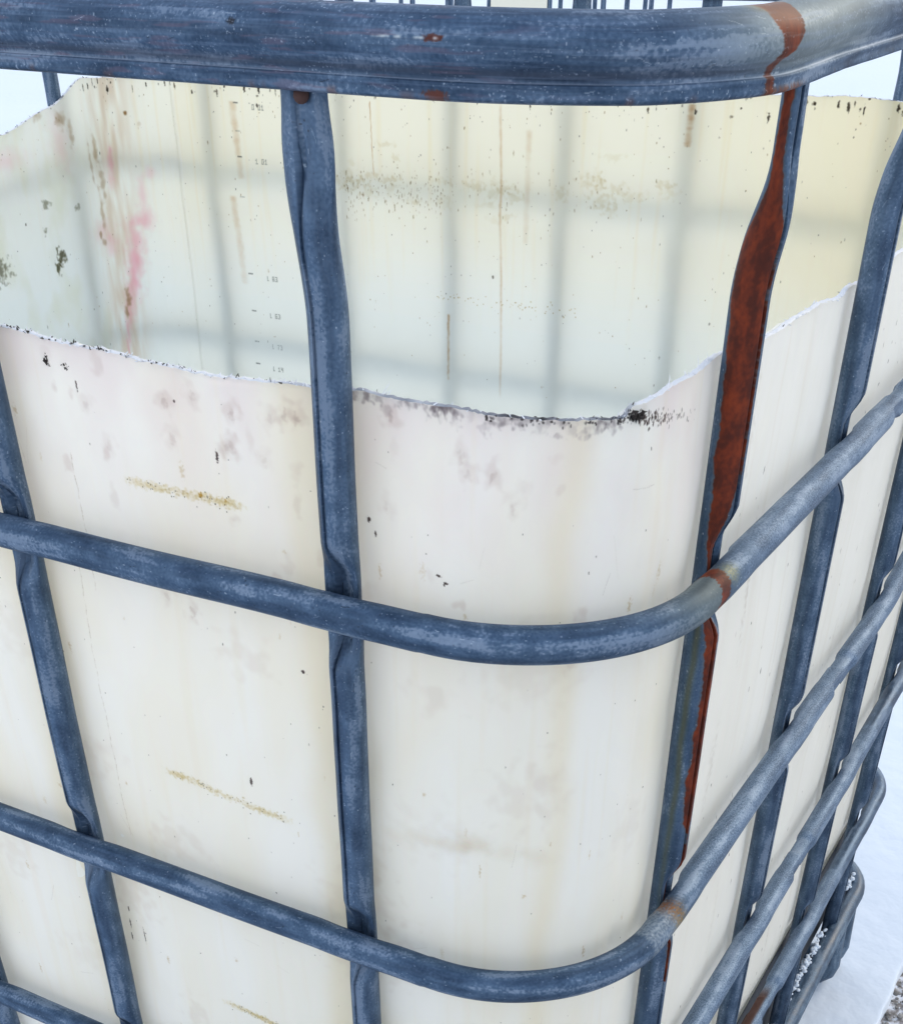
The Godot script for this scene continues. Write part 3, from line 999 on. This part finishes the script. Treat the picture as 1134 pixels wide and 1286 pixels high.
func stain_rail(s: float, a: float) -> Array:
	# a: 0..1 round the profile. Its outside runs from the lip (about 0.33) up to the crown (about 0.73)
	var out := []
	var h := lut([[0.0, 0.216], [0.10, 0.2065], [0.28, 0.2064], [0.34, 0.2068], [0.38, 0.209], [0.44, 0.2142], [0.52, 0.2200], [0.62, 0.2285], [0.71, 0.2325], [0.80, 0.2300], [1.0, 0.216]], a, 1)
	var outer := smoothstep(0.27, 0.31, a) * (1.0 - smoothstep(0.86, 0.92, a))
	# paler above the lip, round the corner
	out.append([Color(0.62, 0.64, 0.60), 0.55 * smoothstep(0.085, 0.14, s) * (1.0 - smoothstep(0.20, 0.30, s)) * outer * smoothstep(0.2085, 0.2155, h), 0.35])
	var t := [[0.206, 0.1297, 0.1338], [0.2085, 0.1295, 0.1338], [0.2112, 0.1288, 0.1326], [0.2135, 0.1290, 0.1330], [0.2155, 0.1318, 0.1362], [0.2187, 0.1350, 0.1435], [0.2226, 0.1338, 0.1475], [0.2257, 0.1310, 0.1486], [0.2300, 0.1290, 0.1490], [0.233, 0.1270, 0.1500]]
	var e := 0.0007 * noise_b.get_noise_2d(h * 900.0, 5.0)
	var lo := lut(t, h, 1) + e
	var hi := lut(t, h, 2) - e
	var w := smoothstep(lo - 0.0012, lo + 0.0006, s) * (1.0 - smoothstep(hi - 0.0008, hi + 0.0008, s)) * outer
	out.append([rust_color(s * 2.0, a).lerp(Color(0.56, 0.42, 0.34), smoothstep(0.222, 0.231, h) * 0.8), 0.92 * w, 1.0])
	var weep := smoothstep(lo - 0.010, lo, s) * (1.0 - smoothstep(lo, lo + 0.002, s)) * smoothstep(0.228, 0.232, h) * outer
	out.append([Color(0.62, 0.55, 0.42), 0.6 * weep, 0.6])
	# rust along the hem near the streak and in spots
	var hem := (1.0 - smoothstep(0.2066, 0.2082, h)) * outer
	out.append([Color(0.50, 0.27, 0.16), hem * 0.8 * smoothstep(0.126, 0.132, s) * (1.0 - smoothstep(0.150, 0.166, s)) * clampf(0.6 + noise_b.get_noise_2d(s * 500.0, 1.0), 0, 1), 1.0])
	out.append([Color(0.40, 0.24, 0.20), hem * 0.45 * smoothstep(0.35, 0.6, noise_b.get_noise_2d(s * 60.0, 6.0)), 0.8])
	var d := Vector2((s - 0.0115) / 0.004, (h - 0.2227) / 0.0012).length()
	out.append([Color(0.33, 0.15, 0.11), 0.9 * (1.0 - smoothstep(0.6, 1.1, d + 0.4 * noise_b.get_noise_2d(s * 400.0, h * 700.0))) * outer, 1.0])
	d = Vector2((s - 0.0115) / 0.005, (h - 0.2072) / 0.0010).length()
	out.append([Color(0.36, 0.17, 0.12), 0.85 * (1.0 - smoothstep(0.5, 1.1, d + 0.4 * noise_b.get_noise_2d(s * 900.0, h * 900.0))) * outer, 1.0])
	# the scratch beside it
	var sc := smoothstep(-0.0125, -0.010, s) * (1.0 - smoothstep(0.012, 0.014, s)) * exp(-pow((h - 0.2226 - 0.0002 * noise_b.get_noise_2d(s * 300.0, 0.0)) / 0.00045, 2.0)) * clampf(0.55 + 1.8 * noise_b.get_noise_2d(s * 190.0, 40.0), 0, 1) * outer
	out.append([Color(0.78, 0.80, 0.80), 0.9 * sc, 0.5])
	d = Vector2((s + 0.072) / 0.0022, (h - 0.2247) / 0.0013).length()
	out.append([Color(0.13, 0.13, 0.15), 0.85 * (1.0 - smoothstep(0.4, 1.1, d + 0.5 * noise_b.get_noise_2d(s * 900.0, h * 1200.0))) * outer, 0.8])
	# a darker line along the crease, and old purple bruises
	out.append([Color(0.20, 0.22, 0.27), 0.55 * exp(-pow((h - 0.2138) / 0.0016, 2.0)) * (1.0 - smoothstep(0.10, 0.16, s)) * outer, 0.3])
	out.append([Color(0.80, 0.83, 0.88), 0.50 * exp(-pow((h - 0.2111) / 0.0005, 2.0)) * outer, 0.0])  # highlight painted into the colour along the ledge of the lip
	out.append([Color(0.44, 0.36, 0.42), 0.4 * smoothstep(0.25, 0.5, noise_a.get_noise_2d(s * 26.0, h * 300.0 + 9.0)) * (1.0 - smoothstep(0.0, 0.08, s)) * outer, 0.2])
	var flecks := smoothstep(0.42, 0.62, noise_b.get_noise_2d(s * 520.0, h * 900.0)) * smoothstep(-0.1, 0.4, noise_a.get_noise_2d(s * 30.0, h * 200.0 + 3.0))
	out.append([Color(0.72, 0.76, 0.82), 0.55 * flecks * outer, 0.1])
	out.append([Color(0.20, 0.24, 0.31), 0.25 * smoothstep(0.05, 0.5, noise_a.get_noise_2d(s * 11.0, h * 500.0)) * (1.0 - smoothstep(0.06, 0.14, s)) * outer, 0.1])
	out.append([Color(0.55, 0.61, 0.70), 0.22 * smoothstep(0.1, 0.5, noise_a.get_noise_2d(s * 16.0, h * 420.0 + 60.0)) * outer, 0.1])
	return out

# ---- plastic
func blend_px(d: PackedByteArray, w: int, x: int, y: int, c: Color, a: float) -> void:
	var o := (y * w + x) * 3
	d[o] = int(lerpf(d[o], c.r * 255.0, a)); d[o + 1] = int(lerpf(d[o + 1], c.g * 255.0, a)); d[o + 2] = int(lerpf(d[o + 2], c.b * 255.0, a))

class Sheet:
	var w := 0
	var h := 0
	var d := PackedByteArray()
	var box: Rect2
	var nz: FastNoiseLite
	func px(s: float, hh: float) -> Vector2: return Vector2((s - box.position.x) / box.size.x * w, (box.end.y - hh) / box.size.y * h)
	# an uneven stain round (s, hh), radii in metres; `rag` is how torn its edge is, `fine` how fine that tearing is
	func blot(s: float, hh: float, rs: float, rh: float, c: Color, a: float, rag := 0.5, fine := 300.0, soft := 0.7) -> void:
		var m := px(s, hh)
		var kx := w / box.size.x
		var ky := h / box.size.y
		var ex := int(rs * kx * 1.7) + 1
		var ey := int(rh * ky * 1.7) + 1
		for y in range(maxi(0, int(m.y) - ey), mini(h, int(m.y) + ey + 1)):
			for x in range(maxi(0, int(m.x) - ex), mini(w, int(m.x) + ex + 1)):
				var dx := (x - m.x) / kx / rs
				var dy := (y - m.y) / ky / rh
				var q := sqrt(dx * dx + dy * dy) + rag * nz.get_noise_2d(x / kx * fine, y / ky * fine)
				var k := a * (1.0 - smoothstep(1.0 - soft, 1.0, q))
				if k > 0.004:
					var o := (y * w + x) * 3
					d[o] = int(lerpf(d[o], c.r * 255.0, k)); d[o + 1] = int(lerpf(d[o + 1], c.g * 255.0, k)); d[o + 2] = int(lerpf(d[o + 2], c.b * 255.0, k))
	func image() -> Image: return Image.create_from_data(w, h, false, Image.FORMAT_RGB8, d)

func sheet(w: int, h: int, box: Rect2, tone: Callable) -> Sheet:
	# tone(s, h) gives the broad colour; it is sampled coarsely and smoothed
	var s := Sheet.new()
	s.w = w; s.h = h; s.box = box; s.nz = noise_b
	var cw := w / 4
	var ch := h / 4
	var im := Image.create(cw, ch, false, Image.FORMAT_RGB8)
	for y in ch:
		for x in cw:
			im.set_pixel(x, y, tone.call(box.position.x + box.size.x * x / cw, box.end.y - box.size.y * y / ch))
	im.resize(w, h, Image.INTERPOLATE_CUBIC)
	s.d = im.get_data()
	return s

const PLASTIC := Color(0.985, 0.974, 0.946)
const PLASTIC_IN := Color(0.988, 0.988, 0.945)

func edge_fade(x: float, a: float, b: float, wd: float) -> float:
	return smoothstep(a, a + wd, x) * (1.0 - smoothstep(b - wd, b, x))

func tone_front(s: float, h: float) -> Color:
	var f := edge_fade(s, -0.56, 0.20, 0.03) * smoothstep(-0.40, -0.37, h)
	var c := PLASTIC
	var n := noise_a.get_noise_2d(s * 12.0, h * 5.0)
	c = c.lerp(Color(0.965, 0.93, 0.84), f * clampf(n * 0.8 + 0.3, 0, 1) * 0.55)
	# a rosy grey veil under the rim
	var rim := rim_height_flat(s)
	var v := exp(-maxf(rim - h, 0.0) / 0.055)
	c = c.lerp(Color(0.93, 0.87, 0.865), f * v * clampf(0.40 + 0.7 * noise_a.get_noise_2d(s * 20.0, h * 14.0 + 9.0), 0, 1) * 0.75)
	# faint runs, then cream stripes beside the uprights
	var r := noise_b.get_noise_2d(s * 85.0, h * 3.0 + 30.0)
	c = c.lerp(Color(0.95, 0.90, 0.80), f * smoothstep(0.25, 0.65, r) * 0.13)
	for up in [-0.045, -0.055, -0.262, 0.092]:
		c = c.lerp(Color(0.95, 0.90, 0.78), f * 0.40 * exp(-pow((s - up + 0.022 - 0.01 * noise_a.get_noise_2d(h * 6.0, up * 30.0)) / 0.009, 2.0)))
	return c

func rim_height_flat(s: float) -> float: return 0.0955 if s < 0.1 else 0.099

func paint_front() -> Image:
	var g := sheet(2048, 1400, BOX_FRONT, tone_front)
	var mauve := Color(0.60, 0.46, 0.42)
	for q in [[0.212, 0.079, 1.0], [0.217, 0.064, 0.7], [0.182, 0.083, 0.9], [0.176, 0.082, 1.0], [0.190, 0.080, 0.5], [0.214, 0.063, 0.6], [0.253, 0.079, 0.9], [0.251, 0.062, 0.6], [0.071, 0.071, 0.9], [0.088, 0.078, 0.6], [0.084, 0.071, 0.5], [0.253, -0.027, 0.9], [0.270, -0.022, 0.5], [0.235, 0.083, 0.6], [0.196, 0.060, 0.4], [0.126, 0.089, 1.0], [0.13, 0.05, 0.35], [0.305, 0.07, 0.5], [0.293, 0.052, 0.4], [0.06, 0.058, 0.5]]:
		var s: float = R - q[0]
		g.blot(s, q[1], 0.007, 0.008, mauve, 0.13 * q[2], 0.7, 110.0, 0.95)
		g.blot(s, q[1] - 0.001, 0.0024, 0.0036, mauve.darkened(0.15), 0.20 * q[2], 0.7, 260.0, 0.95)
	for i in 34:
		g.blot(rng.randf_range(-0.30, 0.12), rng.randf_range(-0.02, 0.09), rng.randf_range(0.002, 0.006), rng.randf_range(0.003, 0.010), mauve, rng.randf_range(0.04, 0.14), 0.7, 110.0, 0.95)
	# dark weeping under the rim
	for i in 70:
		var s := rng.randf_range(-0.07, 0.10)
		g.blot(s, rim_height(s) - 0.006 * pow(rng.randf(), 2.0), rng.randf_range(0.002, 0.006), rng.randf_range(0.0015, 0.005), Color(0.42, 0.37, 0.39), rng.randf_range(0.08, 0.30), 0.7, 220.0, 0.95)
	for i in 45:
		var s := 0.099 - 0.075 * pow(rng.randf(), 1.6)
		g.blot(s, rim_height(s) - absf(rng.randfn(0.0, 0.0012)), rng.randf_range(0.0004, 0.0014), rng.randf_range(0.0004, 0.0012), Color(0.12, 0.10, 0.10), rng.randf_range(0.3, 0.9), 0.5, 500.0, 0.7)
	# the tear and the grit that runs out of it
	g.blot(0.1035, 0.0922, 0.0058, 0.0021, Color(0.05, 0.045, 0.045), 0.97, 0.6, 350.0, 0.5)
	for i in 120:
		var q := absf(rng.randfn(0.0, 0.020))
		g.blot(0.105 + q, 0.0918 - q * 0.14 + rng.randfn(0.0, 0.0016), rng.randf_range(0.0003, 0.0012), rng.randf_range(0.0003, 0.0014), Color(0.20, 0.15, 0.13), rng.randf_range(0.4, 0.95) * exp(-q * 22.0), 0.5, 500.0, 0.6)
	# ochre scrapes where a ring once rubbed
	for m in [[0.285, 0.215, 0.0358, 0.0352], [0.286, 0.204, -0.1365, -0.1445], [0.268, 0.222, -0.3155, -0.3175]]:
		for i in 150:
			var k := rng.randf()
			var along := pow(k, 0.8)
			g.blot(R - lerpf(m[0], m[1], along), lerpf(m[2], m[3], along) + rng.randfn(0, 0.0013), rng.randf_range(0.0004, 0.0016), rng.randf_range(0.0003, 0.001), Color(0.66, 0.55, 0.30), rng.randf_range(0.08, 0.40), 0.4, 500.0, 0.85)
		for i in 14:
			var k := rng.randf()
			g.blot(R - lerpf(m[0], m[1], k), lerpf(m[2], m[3], k), 0.010, 0.0032, Color(0.84, 0.76, 0.54), 0.24, 0.6, 300.0, 0.95)
		for i in 26:
			var k := rng.randf()
			g.blot(R - lerpf(m[0], m[1], k), lerpf(m[2], m[3], k) + rng.randfn(0, 0.0022), 0.0004, 0.0004, Color(0.22, 0.18, 0.12), 0.8, 0.5, 900.0, 0.5)
	g.blot(R - 0.2375, 0.0362, 0.0016, 0.0020, Color(0.68, 0.50, 0.16), 0.8, 0.6, 700.0, 0.7)
	g.blot(R - 0.222, 0.0358, 0.0012, 0.0016, Color(0.68, 0.52, 0.20), 0.6, 0.6, 700.0, 0.7)
	# single specks
	for q in [[0.224, 0.057, 0.0010, 0.0036], [0.226, -0.125, 0.0011, 0.0032], [0.353, -0.268, 0.0007, 0.0025], [0.354, -0.281, 0.0007, 0.0045], [0.355, -0.293, 0.0008, 0.0035], [0.340, -0.285, 0.0005, 0.008], [0.183, -0.046, 0.0014, 0.0012], [0.247, 0.079, 0.0008, 0.0008], [0.141, 0.040, 0.0013, 0.0016], [0.101, 0.022, 0.0016, 0.0008], [0.097, 0.019, 0.0016, 0.0008], [0.137, 0.034, 0.0008, 0.0016], [0.098, 0.018, 0.0007, 0.0007], [0.309, 0.078, 0.0006, 0.003]]:
		g.blot(R - q[0], q[1], q[2], q[3], Color(0.22, 0.17, 0.16), 0.85, 0.5, 700.0, 0.5)
	for i in 260:
		var s := rng.randf_range(-0.5, 0.17)
		var r := rng.randf_range(0.0002, 0.0005)
		g.blot(s, rng.randf_range(-0.38, 0.09), r, r * rng.randf_range(0.7, 2.0), Color(0.25, 0.21, 0.19), rng.randf_range(0.15, 0.75), 0.5, 900.0, 0.5)
	for i in 60:
		g.blot(rng.randf_range(-0.45, 0.15), rng.randf_range(-0.36, 0.06), rng.randf_range(0.0006, 0.002), rng.randf_range(0.001, 0.006), Color(0.70, 0.58, 0.38), rng.randf_range(0.1, 0.4), 0.8, 500.0, 0.9)
	for i in 22:
		g.blot(rng.randf_range(-0.40, 0.15), rng.randf_range(-0.34, 0.0), rng.randf_range(0.012, 0.035), rng.randf_range(0.008, 0.03), Color(0.80, 0.72, 0.66), rng.randf_range(0.05, 0.14), 0.9, 70.0, 0.95)
	# hair scratches
	for i in 46:
		var s := rng.randf_range(-0.46, 0.14)
		var h := rng.randf_range(-0.36, 0.07)
		var dir := Vector2.from_angle(rng.randf_range(-0.5, 0.5) + (PI * 0.5 if rng.randf() < 0.4 else 0.0))
		var a := rng.randf_range(0.08, 0.25)
		var c := Color(0.62, 0.58, 0.54) if rng.randf() < 0.6 else Color(1, 1, 1)
		for k in rng.randi_range(10, 46):
			g.blot(s, h, 0.00035, 0.00035, c, a, 0.2, 300.0, 0.8)
			dir = dir.rotated(rng.randfn(0.0, 0.02))
			s += dir.x * 0.0005
			h += dir.y * 0.0005
	# the faint tide mark
	for i in 30:
		var k := rng.randf()
		g.blot(lerpf(-0.03, 0.07, k), -0.134 + 0.012 * sin(k * 3.1) + rng.randfn(0, 0.003), 0.014, 0.006, Color(0.88, 0.80, 0.68), 0.06, 0.3, 60.0, 1.0)
	# hair cracks
	for c in [[0.332, -0.012, -0.20], [0.322, 0.045, -0.03]]:
		var s: float = R - float(c[0])
		var h: float = c[1]
		while h > c[2]:
			g.blot(s, h, 0.0004, 0.0009, Color(0.55, 0.47, 0.38), 0.26 * clampf(0.5 + noise_b.get_noise_2d(h * 200.0, c[0] * 30.0), 0, 1), 0.4, 900.0, 0.6)
			h -= 0.0008
			s += 0.00025 * noise_b.get_noise_2d(h * 120.0, 3.0) - 0.00002
	return g.image()

func tone_side(s: float, h: float) -> Color:
	var f := edge_fade(s, 0.20, 1.10, 0.03)
	var n := noise_a.get_noise_2d(s * 9.0, h * 3.0 + 50.0)
	var c := PLASTIC.lerp(Color(0.96, 0.945, 0.91), f * clampf(n + 0.3, 0, 1) * 0.6)
	var r := noise_b.get_noise_2d(s * 60.0, h * 2.2)
	return c.lerp(Color(0.90, 0.86, 0.80), f * smoothstep(0.3, 0.7, r) * 0.16)

func paint_side() -> Image:
	var g := sheet(1024, 956, BOX_SIDE, tone_side)
	for i in 260:
		var r := rng.randf_range(0.0006, 0.0012)
		g.blot(rng.randf_range(0.2, 1.1), rng.randf_range(-0.6, 0.09), r, r * rng.randf_range(0.8, 3.0), Color(0.28, 0.24, 0.22), rng.randf_range(0.15, 0.6), 0.5, 700.0, 0.6)
	for i in 40:
		g.blot(rng.randf_range(0.22, 1.0), rng.randf_range(-0.6, 0.06), rng.randf_range(0.002, 0.006), rng.randf_range(0.01, 0.05), Color(0.66, 0.60, 0.54), rng.randf_range(0.05, 0.22), 0.9, 160.0, 0.95)
	return g.image()

func tone_inner(s: float, h: float) -> Color:
	var f := edge_fade(s, 1.16, 2.52, 0.03) * smoothstep(-0.26, -0.23, h)
	var c := PLASTIC_IN
	# yellowed towards the top and towards the right, whiter low down
	c = c.lerp(Color(0.985, 0.965, 0.86), f * smoothstep(-0.10, 0.10, h + 0.05 * noise_a.get_noise_2d(s * 4.0, h * 4.0)) * (0.55 if s < 2.1 else 0.25))
	c = c.lerp(Color(0.985, 0.945, 0.80), f * 0.5 * (1.0 - smoothstep(1.22, 1.45, s)))
	c = c.lerp(Color(0.955, 0.985, 0.98), f * 0.5 * (1.0 - smoothstep(-0.13, -0.02, h)))
	var r := noise_b.get_noise_2d(s * 70.0, h * 3.0)
	c = c.lerp(Color(0.94, 0.86, 0.66), f * smoothstep(0.2, 0.7, r) * 0.16 * smoothstep(-0.15, 0.05, h))
	# the far left corner is grubbier and greener
	var k := smoothstep(2.20, 2.30, s)
	c = c.lerp(Color(0.93, 0.945, 0.925), f * k * 0.5)
	c = c.lerp(Color(0.86, 0.86, 0.72), f * k * 0.3 * clampf(noise_a.get_noise_2d(s * 16.0, h * 11.0 + 70.0) * 1.6, 0, 1))
	c = c.lerp(Color(0.84, 0.74, 0.62), f * 0.55 * exp(-pow((s - 2.225 - 0.25 * (h + 0.05) * -0.35) / 0.03, 2.0)) * clampf(0.6 + noise_b.get_noise_2d(s * 60.0, h * 12.0), 0, 1))
	return c

const DIGITS := {"0": ["111", "101", "101", "101", "111"], "1": ["010", "110", "010", "010", "111"], "3": ["111", "001", "011", "001", "111"], "4": ["101", "101", "111", "001", "001"], "6": ["111", "100", "111", "101", "111"], "7": ["111", "001", "010", "010", "010"], "8": ["111", "101", "111", "101", "111"], "l": ["010", "010", "010", "010", "011"], " ": ["000", "000", "000", "000", "000"]}

func paint_inner() -> Image:
	var g := sheet(2048, 616, BOX_INNER, tone_inner)
	var pink := Color(0.93, 0.55, 0.62)
	# pink dye run down the corner
	for q in [[2.2181, 0.0455, 0.004, 0.007, 0.5], [2.2204, 0.030, 0.006, 0.018, 0.45], [2.225, 0.014, 0.008, 0.016, 0.22], [2.160, 0.018, 0.010, 0.012, 0.20], [2.1764, -0.0063, 0.008, 0.030, 0.26], [2.178, -0.034, 0.016, 0.016, 0.45], [2.1956, -0.0377, 0.018, 0.008, 0.30], [2.198, -0.060, 0.014, 0.030, 0.50], [2.204, -0.085, 0.015, 0.030, 0.50], [2.2097, -0.105, 0.012, 0.028, 0.50], [2.220, -0.126, 0.010, 0.026, 0.42], [2.2273, -0.145, 0.006, 0.022, 0.45], [2.2342, -0.165, 0.004, 0.022, 0.45], [2.239, -0.19, 0.0028, 0.03, 0.45], [2.2554, -0.0425, 0.020, 0.018, 0.22], [2.24, -0.06, 0.014, 0.02, 0.25], [2.31, 0.06, 0.016, 0.04, 0.18], [2.40, 0.05, 0.03, 0.015, 0.2]]:
		g.blot(q[0], q[1], q[2], q[3], pink, q[4] * 0.6, 0.35, 45.0, 1.0)
		g.blot(q[0], q[1], q[2] * 1.9, q[3] * 1.25, Color(0.96, 0.74, 0.76), q[4] * 0.5, 0.35, 60.0, 1.0)
	# brown and green stains
	var brown := Color(0.52, 0.38, 0.20)
	for q in [[2.2255, -0.126, 0.008, 0.016, 0.6], [2.2307, -0.140, 0.005, 0.014, 0.5], [2.2443, 0.048, 0.006, 0.022, 0.35], [2.2406, 0.012, 0.007, 0.030, 0.35], [2.2569, 0.034, 0.004, 0.03, 0.3], [2.25, -0.02, 0.005, 0.04, 0.3], [2.3033, 0.0828, 0.012, 0.012, 0.4], [2.29, 0.07, 0.008, 0.02, 0.3], [2.1674, 0.0722, 0.004, 0.004, 0.15], [2.1864, 0.0834, 0.0035, 0.0035, 0.9], [2.34, 0.09, 0.01, 0.01, 0.3], [2.2602, -0.0466, 0.004, 0.006, 0.45], [2.255, -0.055, 0.006, 0.008, 0.35]]:
		g.blot(q[0], q[1], q[2], q[3], brown, q[4], 0.5, 70.0, 0.95)
	for q in [[2.3381, -0.061, 0.009, 0.013, 0.75], [2.3476, -0.072, 0.006, 0.010, 0.8], [2.345, -0.055, 0.004, 0.006, 0.7], [2.36, -0.03, 0.005, 0.005, 0.5], [2.352, -0.0, 0.009, 0.006, 0.45], [2.45, -0.06, 0.026, 0.018, 0.55], [2.30, -0.01, 0.005, 0.006, 0.4]]:
		g.blot(q[0], q[1], q[2], q[3], Color(0.25, 0.24, 0.13), q[4], 0.7, 110.0, 0.9)
	# rust runs
	var rust := Color(0.68, 0.46, 0.22)
	for q in [[1.8095, 1.8069, 0.108, 0.035, 0.0010, 0.65], [1.7022, 1.7022, -0.105, -0.180, 0.0028, 0.55], [1.6362, 1.6273, 0.110, -0.19, 0.0028, 0.28], [1.412, 1.413, 0.122, 0.085, 0.006, 0.55], [1.60, 1.60, 0.09, -0.02, 0.006, 0.12], [2.01, 2.005, 0.10, 0.02, 0.008, 0.25], [2.02, 2.015, 0.0, -0.1, 0.008, 0.18]]:
		var n := 110
		for i in n:
			var k := float(i) / n
			g.blot(lerpf(q[0], q[1], k) + 0.0006 * noise_b.get_noise_2d(k * 9.0, q[0] * 10.0), lerpf(q[2], q[3], k), q[4], absf(q[2] - q[3]) / n * 3.0, rust, 0.45 * q[5] * (0.7 + 0.5 * noise_b.get_noise_2d(k * 5.0, q[0] * 20.0)) * (1.0 - k * 0.5), 0.15, 100.0, 0.95)
	# the dirty band where the water once stood
	for i in 300:
		var s := rng.randf_range(1.44, 1.86)
		if i < 190: s = rng.randf_range(1.71, 1.85)
		var h := 0.027 + (s - 1.65) * -0.05 + rng.randfn(0.0, 0.014)
		var r := rng.randf_range(0.0005, 0.0013)
		g.blot(s, h, r, r * rng.randf_range(0.8, 3.2), Color(0.42, 0.32, 0.14), rng.randf_range(0.12, 0.5), 0.4, 350.0, 0.9)
	for i in 40:
		g.blot(rng.randf_range(1.42, 1.86), 0.03 + rng.randfn(0.0, 0.015), rng.randf_range(0.006, 0.02), rng.randf_range(0.004, 0.012), Color(0.74, 0.66, 0.44), rng.randf_range(0.08, 0.2), 0.9, 120.0, 0.95)
	for i in 60:
		var s := rng.randf_range(1.53, 1.72)
		g.blot(s, -0.085 + rng.randfn(0.0, 0.003), 0.0012, 0.0009, Color(0.62, 0.52, 0.26), rng.randf_range(0.2, 0.6), 0.8, 500.0, 0.7)
	# specks all over, thicker below the rim
	for i in 800:
		var s := rng.randf_range(1.14, 2.6)
		var h := 0.125 - 0.31 * pow(rng.randf(), 1.7)
		var r := rng.randf_range(0.0004, 0.0009)
		if rng.randf() < 0.05: r *= 2.0
		g.blot(s, h, r, r * rng.randf_range(0.8, 2.4), Color(0.16, 0.13, 0.09) if rng.randf() < 0.55 else Color(0.45, 0.33, 0.14), rng.randf_range(0.15, 0.7), 0.35, 350.0, 0.85)
	for i in 110:
		var s := rng.randf_range(1.14, 2.25)
		g.blot(s, rim_height(s) - absf(rng.randfn(0.0, 0.007)), rng.randf_range(0.0008, 0.0026), rng.randf_range(0.001, 0.0055), Color(0.14, 0.11, 0.07), rng.randf_range(0.4, 0.95), 0.5, 300.0, 0.7)
	# the litre scale, printed on the outside and so reversed from here
	var marks := [["10 0", 0.1000, 0.75], ["", 0.071, 0.35], ["10 1", 0.0441, 0.75], ["", 0.001, 0.3], ["38 l", -0.0865, 0.8], ["36 l", -0.1310, 0.8], ["37 l", -0.1690, 0.45], ["41 l", -0.1965, 0.85]]
	for m in marks:
		var at := g.px(2.0015, m[1])
		print_rect(g, at.x, at.y, 11.0, 2.2, m[2])
		var text: String = m[0]
		for i in text.length():
			var rows: Array = DIGITS[text[i]]
			for y in 5:
				for x in 3:
					if rows[y][x] == "1": print_rect(g, g.px(1.963, 0).x + i * 7.0 + (2 - x) * 1.8, at.y + 2.0 + y * 1.8, 1.7, 1.7, m[2] * 0.8)
	return g.image()

func print_rect(g: Sheet, x: float, y: float, w: float, h: float, a: float) -> void:
	for yy in range(int(y) - 1, int(y + h) + 2):
		for xx in range(int(x) - 1, int(x + w) + 2):
			if xx < 0 or yy < 0 or xx >= g.w or yy >= g.h: continue
			var k := clampf(minf(xx + 1, x + w) - maxf(xx, x), 0, 1) * clampf(minf(yy + 1, y + h) - maxf(yy, y), 0, 1)
			k *= a * clampf(0.75 + 0.6 * noise_b.get_noise_2d(xx * 0.3, yy * 0.3), 0, 1)
			var o := (yy * g.w + xx) * 3
			for c in 3: g.d[o + c] = int(lerpf(g.d[o + c], [70.0, 74.0, 70.0][c], k))

func plastic_material(color: Color, im: Image) -> StandardMaterial3D:
	var m := std(color, 0.42)
	if im:
		m.albedo_color = Color.WHITE
		m.albedo_texture = tex(im)
		m.texture_repeat = false
	m.metallic_specular = 0.4
	m.backlight_enabled = true
	m.backlight = Color(1.0, 1.0, 1.0)
	return m

func make_materials() -> void:
	make_zinc_tile()
	var tile := Image.create_from_data(1024, 1024, false, Image.FORMAT_RGB8, zinc_rgb)
	M.zinc = zinc_material(tile)
	M.dark_zinc = std(Color(0.20, 0.22, 0.25), 0.7, 0.2)
	M.base = zinc_material(tile)
	M.base.albedo_color = Color(0.97, 0.98, 0.96)
	M.base.metallic = 0.1
	var near := S_NEAR1 - S_NEAR0
	for k in 4:
		var p := painted_strip(2048, 128, near, TAU * TR, S_NEAR0, 0.171 * k, func(s, a): return stain_ring(k, s, a))
		M["ring_near_%d" % k] = zinc_material(p[0], p[1])
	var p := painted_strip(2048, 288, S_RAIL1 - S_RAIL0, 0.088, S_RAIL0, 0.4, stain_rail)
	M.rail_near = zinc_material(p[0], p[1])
	p = painted_strip(2048, 192, 0.958, TAU * TR, -0.748, 0.55, stain_upright)
	M.rust_upright = zinc_material(p[0], p[1])
	M.rust = std(Color(0.30, 0.21, 0.19), 0.95)
	M.plastic = plastic_material(PLASTIC, null)
	M.plastic_clean = plastic_material(PLASTIC_IN, null)
	M.plastic_front = plastic_material(PLASTIC, paint_front())
	M.plastic_side = plastic_material(PLASTIC, paint_side())
	M.plastic_inner = plastic_material(PLASTIC_IN, paint_inner())
	M.cut_edge = std(Color.WHITE, 0.7)
	M.cut_edge.vertex_color_use_as_albedo = true
	M.dirt = std(Color.WHITE, 0.95)
	M.dirt.vertex_color_use_as_albedo = true
	M.snow = std(Color(0.88, 0.915, 0.95), 0.9)
	var sn := NoiseTexture2D.new()
	sn.width = 512; sn.height = 512; sn.seamless = true
	sn.noise = FastNoiseLite.new()
	sn.noise.frequency = 0.02; sn.noise.fractal_octaves = 5; sn.noise.seed = 5
	M.snow.heightmap_enabled = true
	M.snow.heightmap_texture = sn
	M.snow.heightmap_scale = 0.25
	M.gravel = std(Color.WHITE, 0.95)
	var gn := NoiseTexture2D.new()
	gn.width = 1024; gn.height = 1024; gn.seamless = true
	gn.noise = FastNoiseLite.new()
	gn.noise.frequency = 0.03; gn.noise.fractal_octaves = 5; gn.noise.seed = 9
	var ramp := Gradient.new()
	ramp.offsets = PackedFloat32Array([0.0, 0.35, 0.5, 0.62, 1.0])
	ramp.colors = PackedColorArray([Color(0.36, 0.34, 0.32), Color(0.54, 0.52, 0.51), Color(0.70, 0.69, 0.69), Color(0.84, 0.85, 0.87), Color(0.88, 0.89, 0.91)])
	gn.color_ramp = ramp
	M.gravel.albedo_texture = gn
	M.stone = std(Color.WHITE, 0.9)
	M.stone.vertex_color_use_as_albedo = true
	M.cream_paint = std(Color(0.90, 0.88, 0.80), 0.6)
